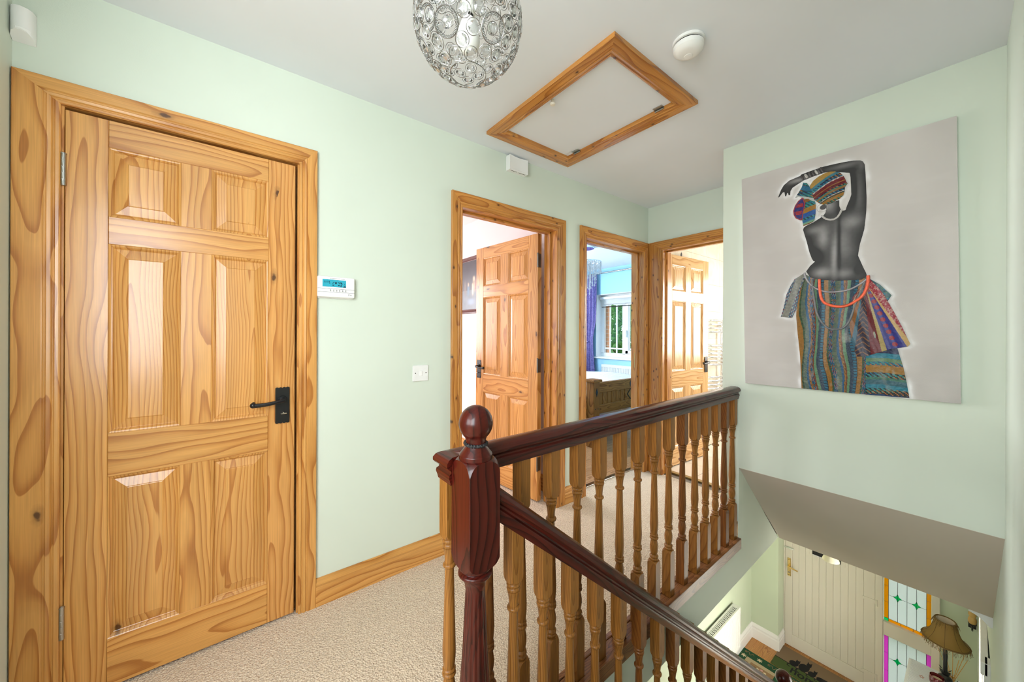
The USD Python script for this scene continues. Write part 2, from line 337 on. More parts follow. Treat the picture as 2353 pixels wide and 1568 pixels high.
# sloping underside over the stairs
sl = [(XB+.004, .444), (3.158, HG), (3.30, HG), (XB+.099, .56), (XB+.004, .56)]
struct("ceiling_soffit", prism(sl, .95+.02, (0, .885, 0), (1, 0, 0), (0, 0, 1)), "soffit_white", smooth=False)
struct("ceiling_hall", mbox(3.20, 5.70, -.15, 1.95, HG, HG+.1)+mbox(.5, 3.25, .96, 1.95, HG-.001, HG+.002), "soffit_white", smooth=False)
# rooms behind the doors
struct("wall_party", mbox(1.97, 2.07, YB+.006, 5.0, 0, H), "pink_wall", smooth=False)
struct("wall_blue_party", mbox(2.07, 2.076, YB+.006, 5.0, 0, H), "blue_wall", smooth=False)
struct("wall_pink_far", mbox(-.6, 1.97, 5.0, 5.1, 0, H)-mbox(-.3, .9, 4.9, 5.2, .9, 2.1), "pink_wall", smooth=False)
struct("wall_pink_left", mbox(-.7, -.6, YB, 5.1, 0, H), "pink_wall", smooth=False)
struct("wall_blue_far", mbox(2.07, 5.3, 5.0, 5.1, 0, H)-mbox(2.17, 3.27, 4.9, 5.2, .85, 2.15), "blue_wall", smooth=False)
XW = 5.23
wb = mbox(XW, XW+.30, YB, 5.0, 0, H) - mbox(XW-.1, XW+.5, 2.55, 4.262, .82, 1.943)
struct("wall_window_side", wb, "blue_wall", smooth=False)
rv = mbox(XW+.002, XW+.299, 2.545, 4.268, .815, 1.948) - mbox(XW-.1, XW+.5, 2.560, 4.252, .828, 1.934)
struct("trim_reveal", rv, "white_paint", smooth=False)
struct("floor_pink_room", mbox(-.6, 1.97, YB, 5.0, -.05, -.003), "carpet", smooth=False)
struct("wall_bathroom_far", mbox(5.1, 5.2, -.1, YA, -.05, H)-mbox(5.0, 5.3, .2, 1.3, .95, 2.0), "white_paint", smooth=False)
struct("wall_bathroom_right", mbox(XE+.13, 5.2, -.12, -.02, -.05, H), "white_paint", smooth=False)
# hall downstairs
YL = 1.8155; XF = 5.595; XJ = 5.392
struct("wall_hall_left", mbox(1.9, XJ, YL, YL+.04, ZG, HG)+mbox(.3, 1.1, YL, YL+.04, ZG, HG), "hall_green", smooth=False)
struct("wall_hall_jog", mbox(XJ, XF, 1.522, YL+.1, ZG, HG), "hall_green", smooth=False)
wf = mbox(XF+.02, XF+.2, -.1, 1.9, ZG, HG) - mbox(XF-.1, XF+.3, .228, 1.522, ZG-.01, -.55)
struct("wall_hall_front", wf, "hall_green", smooth=False)
struct("wall_hall_back", mbox(.2, .3, -.2, 1.9, ZG, HG), "hall_green", smooth=False)

# ------------------------------------------------------------------ joinery
ARCH = [(0, 0), (0, .011), (.004, .014), (.009, .0145), (.012, .0118), (.0145, .0118), (.018, .0165), (.026, .0175), (.029, .0148), (.0325, .0148), (.036, .019), (.0, .0)]
def arch_profile(w):
    return [(0, 0), (0, .011), (.003, .0138), (.010, .0145), (.013, .0116), (.0155, .0116), (.019, .0165), (.027, .0178), (.030, .0146), (.034, .0146), (.038, .0186), (w-.002, .0186), (w, .0166), (w, 0)]
def casing(name, o, ex, nrm, xl, xr, zt, wl, wr, wt, depth, label=None, m="pine", lining=True, gap=.010, leaf_back=None):
    """Door casing in the wall through o, running along ex, facing nrm: two uprights, a head, the lining behind them."""
    o, ex, nrm = (np.array(q, float) for q in (o, ex, nrm)); uz = np.array([0, 0, 1.0])
    path = numbered("/World", name); UsdGeom.Xform.Define(stage, path); LOC[path] = np.zeros(3); tag(path, label, None, None, "structure")
    P = lambda x, z: o+ex*x+uz*z
    part(path, "upright", mitred(arch_profile(wl), P(xl, 0), P(xl, zt), -ex, nrm, 0, wt/wl), m, smooth=False, along='z')
    part(path, "upright", mitred(arch_profile(wr), P(xr, 0), P(xr, zt), ex, nrm, 0, wt/wr), m, smooth=False, along='z')
    part(path, "head", mitred([(a*wt/.07 if a > .04 else a, b) for a, b in arch_profile(.07)], P(xl, zt), P(xr, zt), uz, nrm, wl/wt, wr/wt), m, smooth=False, along=ex)
    if lining:
        def bx(x0, x1, z0, z1, d0=0.0, d1=depth):
            A, B = P(x0, z0)-nrm*d0, P(x1, z1)-nrm*d1; lo, hi = np.minimum(A, B), np.maximum(A, B)
            return rbox(lo[0], hi[0], lo[1], hi[1], lo[2], hi[2], .001, 1)
        part(path, "lining", bx(xl-gap-.02, xl-gap+.006, 0, zt+.016), m, smooth=False, along='z')
        part(path, "lining", bx(xr+gap-.006, xr+gap+.02, 0, zt+.016), m, smooth=False, along='z')
        part(path, "lining", bx(xl-gap, xr+gap, zt, zt+.016), m, smooth=False, along=ex)
        if leaf_back is not None:   # door stops behind/before the closed leaf
            d = leaf_back
            part(path, "door_stop", bx(xl-gap+.006, xl+.010, 0, zt, d, d+.03), m, smooth=False, along='z')
            part(path, "door_stop", bx(xr-.010, xr+gap-.006, 0, zt, d, d+.03), m, smooth=False, along='z')
            part(path, "door_stop", bx(xl, xr, zt-.012, zt, d, d+.03), m, smooth=False, along=ex)
    return path
A_, N_ = (1, 0, 0), (0, -1, 0)
casing("trim_1", (0, YA, 0), A_, N_, -.444, .238, 1.998, .098, .070, .076, .075, gap=.0, leaf_back=.042)
casing("trim_2", (0, YA, 0), A_, N_, 1.066, 1.837, 1.985, .070, .086, .084, .126, leaf_back=.05, m="pine_trim")
casing("trim_3", (0, YA, 0), A_, N_, 2.158, 2.940, 1.985, .070, .0765, .084, .126, leaf_back=.05, m="pine_trim")
casing("trim_4", (XE, 0, 0), (0, -1, 0), (-1, 0, 0), -1.708, -.938, 1.985, .128, .07, .084, .136, leaf_back=.05, m="pine_trim")

def six_panel(name, W, origin, rotz, label=None, mirror=False, stile=.098, munt=.090, m="pine", pm="pine", knotty=False, handle=None, Hh=1.977, T=.040, hinge_side="left", hinge_face=-1):
    """Six-panel door leaf, local x across from the hinge edge, y thickness (0 = front face), z up. kind structure."""
    path = numbered("/World", name); x = UsdGeom.Xform.Define(stage, path); LOC[path] = None
    x.AddTranslateOp().Set(Gf.Vec3d(*map(float, origin)))
    if rotz: x.AddRotateZOp().Set(math.degrees(rotz))
    tag(path, label, None, None, "structure")
    a, b = stile, W-stile; c0, c1 = (a+b)/2-munt/2, (a+b)/2+munt/2
    rails = [(0, .169), (.734, .885), (1.546, 1.642), (1.883, Hh)]
    def P(nm, bx, al, mm=None, **k): return part(path, nm, bx, mm or m, smooth=False, world=False, along=al, seed=f"{name}{nm}{used.get((path, nm), 0)}", **k)
    P("stile", rbox(0, a-.0004, 0, T, 0, Hh, .0012, 1), 'z'); P("stile", rbox(b+.0004, W, 0, T, 0, Hh, .0012, 1), 'z', mm=("pine_knotty" if knotty else m))
    for z0, z1 in rails: P("rail", rbox(a, b, 0, T, z0, z1, .0012, 1), 'x')
    gaps = [(.169, .734), (.885, 1.546), (1.642, 1.883)]
    for z0, z1 in gaps:
        P("muntin", rbox(c0, c1, .0002, T-.0002, z0-.0004, z1+.0004, .0010, 1), 'z')
        for x0, x1 in ((a, c0), (c1, b)):
            rings = [(0, .0008), (.0025, .0022), (.006, .0035), (.010, .0075), (.0125, .0115), (.0145, .0125), (.030, .0085), (.0455, .0045), (.047, .0022), (.049, .0015)]
            V, F = [], []
            for side in (0, 1):
                base = len(V)
                for i, d in rings:
                    y = d if side == 0 else T-d
                    V += [(x0+i, y, z0+i), (x1-i, y, z0+i), (x1-i, y, z1-i), (x0+i, y, z1-i)]
                for k in range(len(rings)-1):
                    for q in range(4):
                        p0, p1 = base+4*k+q, base+4*k+(q+1) % 4; r0, r1 = p0+4, p1+4
                        F += [(p0, p1, r1), (p0, r1, r0)] if side == 0 else [(p1, p0, r1), (r1, p0, r0)]
                e = base+4*(len(rings)-1); F += [(e, e+1, e+2), (e, e+2, e+3)] if side == 0 else [(e+1, e, e+2), (e+2, e, e+3)]
            P("panel", trimesh.Trimesh(np.array(V), np.array(F), process=False), 'z', mm=pm)
    return path
def lever_handle(door, x, z, face, dirx, T=.04, keyed=True, hook=True):
    """black iron lever on a long plate; face -1 = front (y=0), +1 = back (y=T); dirx = which way the lever points"""
    y0 = 0.0 if face < 0 else T
    s = face
    hw, hz = .026, .079
    edge = []
    n = 14
    for i in range(n+1): edge.append((-hw+2*hw*i/n, hz-.004+.0035*abs(math.sin(i*PI/3.5))))
    bot = [(-px, -pz) for px, pz in edge]
    pl = sg.Polygon([(px, pz) for px, pz in edge]+[(hw, 0)]+bot+[(-hw, 0)])
    plate = prism(pl, .0035, (x, y0+s*.0035 if s < 0 else y0+.0035, z), (1, 0, 0), (0, 0, 1))
    p = part(door, "handle", plate, "black_iron", smooth=False, world=False, label="black iron lever handle on a long plate")
    zz = z+.024
    boss = cyl((x, y0+s*.002, zz), (x, y0+s*.012, zz), .019, 24, .016)+cyl((x, y0+s*.010, zz), (x, y0+s*.040, zz), .010, 16)
    part(p, "boss", boss, "black_iron", world=False)
    L = .105
    pts = [(x, y0+s*.036, zz)]+[(x+dirx*L*t, y0+s*(.040+.004*math.sin(PI*t)), zz-.010*math.sin(PI*.55*t)) for t in np.linspace(.08, 1, 9)]
    e = pts[-1]
    lev = [tube(pts, [.009]+[.0075+.0015*t for t in np.linspace(0, 1, 9)], 10)]
    ball = trimesh.creation.icosphere(2, .0115); ball.apply_translation((e[0], e[1], e[2]+.002)); lev.append(ball)
    ball = trimesh.creation.icosphere(1, .006); ball.apply_translation((e[0]-dirx*.002, e[1]-s*.010, e[2]+.009)); lev.append(ball)
    part(p, "lever", lev, "black_iron", world=False)
    for sx in (-1, 1):
        for sz in (-1, 1):
            part(p, "screw", cyl((x+sx*.018, y0+s*.0034, z+sz*.068), (x+sx*.018, y0+s*.0052, z+sz*.068), .0038, 10, .0028), "black_iron", world=False)
    if keyed:
        part(p, "key", cyl((x+.003, y0+s*.003, z-.031), (x+.003, y0+s*.020, z-.031), .003, 8)+rbox(x-.008, x+.014, min(y0+s*.018, y0+s*.034), max(y0+s*.018, y0+s*.034), z-.0335, z-.0305, .001, 1), "key_metal", smooth=False, world=False)
def hinge(door, x, y, z, h=.10, m="steel", leafdir=None):
    """knuckle of a butt hinge, five barrels"""
    for k in range(1):
        bar = cyl((x, y, z-h/2), (x, y, z+h/2), .0062, 14)
        for q in range(1, 5): bar -= lathe([(.0057, z-h/2+h*q/5-.0006), (.02, z-h/2+h*q/5-.0006), (.02, z-h/2+h*q/5+.0006), (.0057, z-h/2+h*q/5+.0006)], 14, x, y) if False else mbox(x-.02, x+.02, y-.02, y-.0052, z-h/2+h*q/5-.0006, z-h/2+h*q/5+.0006)
        bar += lathe([(.0075, z+h/2), (.0075, z+h/2+.003), (.003, z+h/2+.006)], 14, x, y)
        hp = part(door, "hinge", bar, m, world=False)
        if leafdir is not None:
            lx, ly = leafdir
            part(hp, "hinge_plate", rbox(*(sorted((x, x+lx*.03)) if lx else (x-.0012, x+.0012)), *(sorted((y, y+ly*.034)) if ly else (y-.0012, y+.0012)), z-h/2, z+h/2, .0005, 1), m, smooth=False, world=False)
plain("steel_dark", (.16, .16, .15), .35, metallic=1.0)
# closed cupboard door (hinges on the left, opens towards the landing)
d1 = six_panel("door_1", .659, (-.436, YA-.002, .010), 0, m="pine", pm="pine_panel", knotty=True)
lever_handle(d1, .613, .924, -1, -1, keyed=True)
for hz in (1.775, .275): hinge(d1, -.003, -.004, hz-.0, .104)
part(d1, "latch", rbox(.6592, .6615, .012, .028, .90, .955, .001, 1), "brass", smooth=False, world=False)
# door of the pink room, swung in against the party wall (hinges on the right)
dirv = np.array([1.778-1.846, 2.733-1.994]); a2 = math.atan2(dirv[1], dirv[0])
d2 = six_panel("door_2", .742, (1.822, 1.992, .010), a2, m="pine_knotty", pm="pine_panel_knotty")
# local x runs away from the hinge, local y=T is the side seen from the landing
lever_handle(d2, .742-.045, .924, 1, -1); lever_handle(d2, .742-.045, .924, -1, -1)
for hz in (1.775, 1.0, .275): hinge(d2, -.005, .046, hz, .10, "steel_dark", (0, -1))
# bathroom door, swung in (hinges on the left)
dirv = np.array([3.870-3.147, 1.711-1.764]); a4 = math.atan2(dirv[1], dirv[0])
d4 = six_panel("door_4", .728, (3.150, 1.758, .012), a4, m="pine_pale", pm="pine_pale")
lever_handle(d4, .728-.045, .924, -1, -1, keyed=False); lever_handle(d4, .728-.045, .924, 1, -1, keyed=False)
for hz in (1.775, .275): hinge(d4, -.005, -.004, hz, .10, "black_iron", (0, 1))
# strike plate on the blue room's right lining
sp = rbox(2.9395, 2.9425, YA+.062, YA+.090, .93, 1.07, .001, 1) - mbox(2.93, 2.96, YA+.068, YA+.084, .965, 1.03)
part("/World/trim_3", "strike_plate", sp, "brass", smooth=False, label="brass strike plate let into the door lining")
# skirting boards
def base_profile(h, t=.018): return [(0, 0), (0, t), (h*.62, t), (h*.66, t-.003), (h*.72, t-.004), (h*.80, t-.001), (h*.86, t-.004), (h*.92, t-.008), (h, t-.012), (h, 0)]
def skirting(name, p0, p1, nrm, h=.122, m="pine", along=None, m0=0, m1=0):
    return struct(name, mitred(base_profile(h), p0, p1, (0, 0, 1), nrm), m, smooth=False, along=along or tuple(np.array(p1, float)-np.array(p0, float)))
skirting("baseboard_left", (.308, YA, 0), (.997, YA, 0), N_)
skirting("baseboard_left", (1.923, YA, 0), (2.088, YA, 0), N_)
skirting("baseboard_stub", (XD, 1.0, 0), (XD, YA-.02, 0), (1, 0, 0))
skirting("baseboard_right", (XB, .974, 0), (XB, .885, 0), (-1, 0, 0))
skirting("baseboard_right", (XB, .974, 0), (XE, .974, 0), (0, 1, 0))
skirting("baseboard_pink", (1.97, 1.99, 0), (1.97, 5.0, 0), (-1, 0, 0))
skirting("baseboard_blue", (2.076, 2.0, 0), (2.076, 5.0, 0), (1, 0, 0), m="white_gloss")
skirting("baseboard_blue", (XW, 2.0, 0), (XW, 5.0, 0), (-1, 0, 0), m="white_gloss")
WH = "white_gloss"
skirting("baseboard_hall_left", (1.9, YL, ZG), (XJ, YL, ZG), N_, .19, WH)
skirting("baseboard_hall_jog", (XJ, YL, ZG), (XJ, 1.505, ZG), (-1, 0, 0), .19, WH)
skirting("baseboard_hall_jog", (XJ-.016, 1.522, ZG), (XF-.01, 1.522, ZG), N_, .19, WH)

# ------------------------------------------------------------------ balustrade
RAIL = [(-.0228, 0), (.0228, 0), (.0245, .009), (.0275, .019), (.0265, .026), (.0215, .031), (.0215, .036), (.0285, .041), (.0335, .047), (.0335, .055), (.028, .0645), (.018, .0705), (0, .072), (-.018, .0705), (-.028, .0645), (-.0335, .055), (-.0335, .047), (-.0285, .041), (-.0215, .036), (-.0215, .031), (-.0265, .026), (-.0275, .019), (-.0245, .009)]
ZR = .862
NX, NY, NS = .492, .782, .090
bal = thing("landing_handrail", "dark mahogany landing handrail running level to the wall under the canvas", "handrail", (NX, yc(NX), 0))
u = np.array([1, .018, 0])/math.hypot(1, .018); w_ = np.array([-u[1], u[0], 0])
c0 = np.array([.466, yc(.466), ZR]); c1 = np.array([XB, yc(XB), ZR])
# (a to the left of travel, b up); mitred at the near end where it turns into the newel
part(bal, "rail", mitred(RAIL, c0, c1, w_, (0, 0, 1), 1.0, 0), "mahogany", along=u, smooth=28)
r1 = np.array([.466, NY+NS/2-.004, ZR])
part(bal, "return_rail", mitred(RAIL, c0, r1, np.array([1, 0, 0]), (0, 0, 1), -1.0, 0), "mahogany", along='y', smooth=28)

def octo(h0, h1, s, shoulder_lo=None, shoulder_hi=None):
    """square block whose ends are rounded by a turned shoulder"""
    pts = [(0.0001, h0)]
    R = s*.7072
    if shoulder_lo:
        r0, dz = shoulder_lo
        for t in np.linspace(0, 1, 9): pts.append((r0+(R-r0)*math.sin(t*PI/2)**.9, h0+dz*(1-math.cos(t*PI/2))))
    else: pts.append((R+.01, h0))
    if shoulder_hi:
        r0, dz = shoulder_hi
        for t in np.linspace(1, 0, 9): pts.append((r0+(R-r0)*math.sin(t*PI/2)**.9, h1-dz*(1-math.cos(t*PI/2))))
    else: pts.append((R+.01, h1))
    pts.append((.0001, h1))
    rev = mf.Manifold.revolve(mf.CrossSection([pts]), 40)
    return rev ^ rbox(-s/2, s/2, -s/2, s/2, h0-.01, h1+.01, .0015, 1)
def turned(profile, seg=40, flute=None):
    """fluted lathe as trimesh; profile list of (z, r); flute=(z0, z1, n, depth)"""
    z = np.array([p[0] for p in profile]); r = np.array([p[1] for p in profile])
    th = np.arange(seg)*2*PI/seg
    R = np.repeat(r[:, None], seg, 1)
    if flute:
        z0, z1, n, dp = flute
        env = np.clip(np.minimum(z-z0, z1-z)/.02, 0, 1)[:, None]
        R = R*(1-dp*env*np.clip(np.cos(n*th)[None]*1.6-.75, 0, 1))
    V = np.stack([R*np.cos(th), R*np.sin(th), np.repeat(z[:, None], seg, 1)], -1).reshape(-1, 3); F = []
    for i in range(len(z)-1):
        for k in range(seg):
            l = (k+1) % seg; F += [(i*seg+k, i*seg+l, (i+1)*seg+l), (i*seg+k, (i+1)*seg+l, (i+1)*seg+k)]
    return trimesh.Trimesh(V, np.array(F), process=False)
def bead(z, h, r, ri, n=7): return [(z+h*(k/(n-1)-.5), ri+(r-ri)*math.sqrt(max(0, 1-(2*k/(n-1)-1)**2))) for k in range(n)]
def spindle_profile(zb, zt):
    """turned part between the two blocks; zb bottom block's top, zt top block's bottom"""
    p = [(zb-.004, .010)]
    p += bead(zb+.006, .010, .0175, .0150)+bead(zb+.0175, .012, .0185, .0150)
    v0 = zb+.026
    for t in np.linspace(0, 1, 12): p.append((v0+.066*t, .0128+.0050*math.sin(PI*min(1, t*.92+.06))**1.3))
    v1 = v0+.066
    p += bead(v1+.0075, .012, .0185, .0140)+bead(v1+.0195, .010, .0178, .0145)
    s0 = v1+.0265; s1 = zt-.082
    for t in np.linspace(0, 1, 26):
        r = .0150+.0030*math.sin(PI*min(1, t/.36)) if t < .18 else .0180-.0062*((t-.18)/.82)**.85
        p.append((s0+(s1-s0)*t, r if t > .02 else .0148))
    p += bead(s1+.007, .013, .0178, .0122)
    n0 = s1+.0145; n1 = zt-.028
    for t in np.linspace(0, 1, 10): p.append((n0+(n1-n0)*t, .0125+.0050*t**2.0))
    p += bead(zt-.021, .012, .0190, .0155)+bead(zt-.008, .012, .0198, .0155)
    p += [(zt+.004, .011)]
    return p
def make_baluster(label, wood_, zb=.212, zt=.678, z_top=.834, s=.041, rake=None, group=None, name="baluster", z0=0.0, seedn=0):
    t = thing(name, label, "baluster", (0, 0, 0), group=group)
    part(t, "bottom_block", octo(z0, zb, s, None, (.0175, .024)), wood_, smooth=25, along='z', seed=f"bb{seedn}")
    part(t, "turned_shaft", turned(spindle_profile(zb, zt), 32, None), wood_, along='z', smooth=40, seed=f"bs{seedn}")
    tb = octo(zt, z_top, s, (.0185, .026), None)
    if rake is not None:
        tb = tb.trim_by_plane([-rake, 0, -1.0], -z_top+.0 if False else -(z_top-.06))
    part(t, "top_block", tb, wood_, smooth=25, along='z', seed=f"bt{seedn}")
    return t
ordinal = ["first", "second", "third", "fourth", "fifth", "sixth", "seventh", "eighth", "ninth", "tenth", "eleventh", "twelfth", "thirteenth", "fourteenth", "fifteenth", "sixteenth"]
LX = [.466, .594, .719, .850, .981, 1.106, 1.238, 1.367, 1.499, 1.627, 1.759, 1.892, 2.018, 2.142, 2.258, 2.376]
tone = ["oak", "oak", "oak", "oak", "oak", "oak", "oak", "oak", "oak", "oak", "oak_dark", "oak", "oak", "oak", "oak_dark", "oak"]
tone[1] = "oak_dark"; tone[3] = "oak"
protos = {}
for i, (x, wd) in enumerate(zip(LX, tone)):
    if i == 0: lb = "turned oak baluster under the mitred corner of the landing rail, left of the newel post"
    elif i == len(LX)-1: lb = "turned oak baluster of the landing rail standing closest to the wall with the canvas"
    else: lb = f"{'dark' if wd == 'oak_dark' else 'golden brown'} turned oak baluster, {ordinal[i]} from the newel corner along the level landing rail"
    L = (x, yc(x), .0275)
    if wd not in protos:
        p = make_baluster(lb, wd, group="balusters of the landing rail", seedn=len(protos)); protos[wd] = p
        stage.GetPrimAtPath(p).GetAttribute("xformOp:translate").Set(Gf.Vec3d(*L)); 
        UsdGeom.Xform(stage.GetPrimAtPath(p)).AddRotateZOp().Set(math.degrees(math.atan(.018)))
    else: copy_of(protos[wd], L, math.atan(.018), lb)
# base plate along the edge of the landing
bp = thing("landing_plate", "brown hardwood base plate along the edge of the landing carrying the balusters", "base plate", (NX, yn(NX), 0))
def strip(y0, y1, z0, z1, x0=.40, x1=XB-.004, r=.003):
    q = rbox(x0, x1, y0, y1, z0, z1, r, 2); return q.warp(lambda p: (p[0], p[1]+yn(p[0]), p[2]))
part(bp, "nosing", strip(-.010, .0105, -.030, .031), "plate_wood", along='x')
part(bp, "back_strip", strip(.0535, .073, -.01, .031), "plate_wood", along='x')
part(bp, "channel", strip(.0105, .0535, -.02, .0205, r=.001), "plate_wood", along='x')
for a, b in zip(LX[:-1], LX[1:]): part(bp, "fillet", strip(.0112, .0528, .018, .0275, a+.022, b-.022, .001), "plate_wood", along='x', smooth=False)
# newel post
nw = thing("newel_post", "dark mahogany newel post with ball finial at the head of the stairs", "newel post", (NX, NY, -.25))
blk = octo(.668, .936, NS, (.038, .030), (.040, .046)).translate([NX, NY, 0])
part(nw, "block", blk, "mahogany", smooth=25, along='z')
def at(m, x, y, z=0):
    m = tm(m); m.apply_translation((x, y, z)); return m
pr = [(-.25, .045)] if False else []
sh = [(.10, .045), (.12, .045)]+bead(.135, .02, .046, .036)+[(.15, .036)]
for t in np.linspace(0, 1, 30): sh.append((.16+.445*t, .0400+.0040*math.sin(PI*min(1, t*1.3+.15))-.0155*t**1.5))
sh += [(.612, .026)]+[(.618+.022*t, .027+.010*t**1.6) for t in np.linspace(0, 1, 8)]+bead(.6475, .014, .0435, .037)+[(.656, .036)]+bead(.664, .016, .0415, .034)+[(.674, .03)]
part(nw, "turned_shaft", at(turned(sh, 64, (.17, .60, 16, .10)), NX, NY), "mahogany", smooth=40, along='z')
part(nw, "base_block", octo(-.25, .105, NS, None, (.040, .035)).translate([NX, NY, 0]), "mahogany", smooth=25, along='z')
cap = [(.0, .923), (.0425, .923), (.0428, .944), (.0415, .947), (.031, .960), (.0262, .966), (.0248, .972), (.0255, .980)]
ball = [(.0432*math.cos(t), 1.0235+.0450*math.sin(t)) for t in np.linspace(-math.asin(.94), PI/2, 24)]
part(nw, "ball_finial", lathe(cap+[(.0262, .9835)]+ball[3:], 48, NX, NY), "mahogany", smooth=40, along='z')
cord = thing("hair_tie", "black twisted elastic band round the neck of the newel's ball finial", "band", (NX, NY, .972))
th_ = np.linspace(0, 2*PI, 97)[:-1]
part(cord, "loop", [tube([(NX+(.0268+.0028*math.cos(24*t+o))*math.cos(t), NY+(.0268+.0028*math.cos(24*t+o))*math.sin(t), .9725+.0022*math.sin(24*t+o)+.002*math.sin(t)) for t in th_], .0026, 6, True) for o in (0, 2*PI/3, 4*PI/3)], "black_matte", smooth=40)
# stair handrail, string, balusters
KS = .015; PITCH = -.828
ys = lambda x: NY+KS*(x-NX)
zs = lambda x: .825+PITCH*(x-.586)            # top of the stair rail
sr = thing("stair_handrail", "dark mahogany stair handrail sloping down from the newel post to the hall", "handrail", (NX, NY, .8))
su = np.array([1, KS, PITCH]); su /= np.linalg.norm(su); sw = np.array([-KS, 1, 0]); sw /= np.linalg.norm(sw); sn = np.cross(su, sw)
vt = 1/sn[2]*.072
p0 = np.array([NX, ys(NX), zs(NX)-vt]); p1 = np.array([2.99, ys(2.99), zs(2.99)-vt])
part(sr, "rail", mitred(RAIL, p0, p1, sw, sn), "mahogany", along=su, smooth=28)
sx0 = [.617, .729, .846, .972, 1.105, 1.236, 1.368, 1.492, 1.624, 1.753, 1.886, 2.016, 2.147, 2.278, 2.409]
zt0 = None
st_proto = {}
stone = ["oak", "oak", "oak", "oak", "oak", "oak_dark", "oak", "oak_dark", "oak", "oak_dark", "oak", "oak_dark", "oak_dark", "oak", "oak_dark"]
for i, (x, wd) in enumerate(zip(sx0, stone)):
    zr = zs(x)-vt                                  # underside of the rail on the centre line
    lb = f"{'dark' if wd == 'oak_dark' else 'golden brown'} turned oak baluster, {ordinal[i]} down from the newel post under the sloping stair rail"
    L = (x, ys(x), zr-.752)
    if wd not in st_proto:
        p = thing("stair_baluster", lb, "baluster", L, group="balusters of the stair rail"); st_proto[wd] = p
        LOC[p] = None
        bb = octo(-.03, .155, .041, None, (.0175, .024)).trim_by_plane([-PITCH, 0, 1.0], 0.0)
        part(p, "bottom_block", bb, wd, smooth=25, along='z', world=False)
        part(p, "turned_shaft", turned(spindle_profile(.155, .618), 32), wd, smooth=40, along='z', world=False)
        tb = octo(.618, .83, .041, (.0185, .026), None).trim_by_plane([PITCH, 0, -1.0], -.752-.006)
        part(p, "top_block", tb, wd, smooth=25, along='z', world=False)
    else: copy_of(st_proto[wd], L, 0, lb)
sc = thing("staircase", "flight of stairs going down from the landing to the hall below the canvas wall", "stairs", (.545, .3, -1.35), kind=None)
rise, run = 2.7/13, .2515
stx = lambda x, off: zs(x)-vt-.752+off
part(sc, "string", prism([(NX+.02, stx(NX+.02, 0)), (3.62, stx(3.62, 0)), (3.62, stx(3.62, -.30)), (NX+.02, stx(NX+.02, -.30))], .034, (0, NY+.017, 0), (1, 0, 0), (0, 0, 1)), "plate_wood", smooth=False, along=su)
for k in range(1, 13):
    x = .545+run*(k-1)
    part(sc, "tread", rbox(x-.02, x+run, wc(x)+.008, NY-.018, -rise*k-.025, -rise*k, .004, 1), "carpet", smooth=False)
for k in range(13):
    x = .545+run*k
    part(sc, "riser", mbox(x-.012, x, wc(x)+.008, NY-.018, -rise*(k+1), -rise*k-.025 if k else -.03), "carpet", smooth=False)
nl = thing("lower_newel_post", "dark mahogany ball-topped newel post at the foot of the stairs above the rug", "newel post", (3.024, .82, ZG))
bx_, by_, bz_ = 3.024, .82, -1.128
part(nl, "block", rbox(bx_-.045, bx_+.045, by_-.045, by_+.045, ZG, bz_-.10, .003, 1), "mahogany", smooth=False, along='z')
ball = [(.0485*math.cos(t), .0485*math.sin(t)) for t in np.linspace(-math.asin(.94), PI/2, 24)]
part(nl, "ball_finial", lathe([(0, -.102), (.043, -.10), (.043, -.08), (.03, -.065), (.026, -.055), (.026, -.05)]+ball[3:], 40).translate([bx_, by_, bz_]), "mahogany", smooth=40, along='z')

# ------------------------------------------------------------------ things on the landing's walls and ceiling
# loft hatch
lh = thing("loft_hatch", "loft hatch with moulded pine frame and white panel in the landing ceiling", "loft hatch", (1.47, 1.285, H))
fx0, fx1, fy0, fy1 = 1.222, 1.725, .926, 1.635
HP = [(0, -.012), (0, .010), (.003, .0135), (.010, .0145), (.013, .012), (.016, .012), (.020, .0165), (.028, .0175), (.031, .015), (.035, .015), (.039, .0185), (.078, .0185), (.080, .0170), (.080, -.0008)]
cz = (0, 0, -1)
for p0, p1, o in (((fx0, fy0), (fx1, fy0), (0, -1, 0)), ((fx1, fy0), (fx1, fy1), (1, 0, 0)), ((fx1, fy1), (fx0, fy1), (0, 1, 0)), ((fx0, fy1), (fx0, fy0), (-1, 0, 0))):
    part(lh, "frame_rail", mitred(HP, (*p0, H), (*p1, H), o, cz, 1.0, 1.0), "pine_trim", smooth=False, along=(p1[0]-p0[0], p1[1]-p0[1], 0))
part(lh, "panel", rbox(fx0-.012, fx1-.002, fy0-.01, fy1+.01, H+.004, H+.018, .002, 1), "ceiling_white", smooth=False, label="white hatch panel")
for a, b in ((.976, 1.025), (1.531, 1.583)):
    hg = part(lh, "hinge", cyl((1.722, a, H-.004), (1.722, b, H-.004), .0042, 10), "steel")
    part(hg, "hinge_plate", rbox(1.698, 1.722, a, b, H+.0005, H+.0025, .0005, 1), "steel", smooth=False)
kb = part(lh, "knob", lathe([(0, H-.022), (.012, H-.021), (.0135, H-.016), (.009, H-.010), (.008, H+.004)], 24, 1.246, 1.287)+lathe([(.0085, H-.0235), (.0095, H-.0235), (.0095, H-.020), (.0085, H-.020)], 20, 1.246, 1.287), "cream_gloss", label="white round hatch knob")
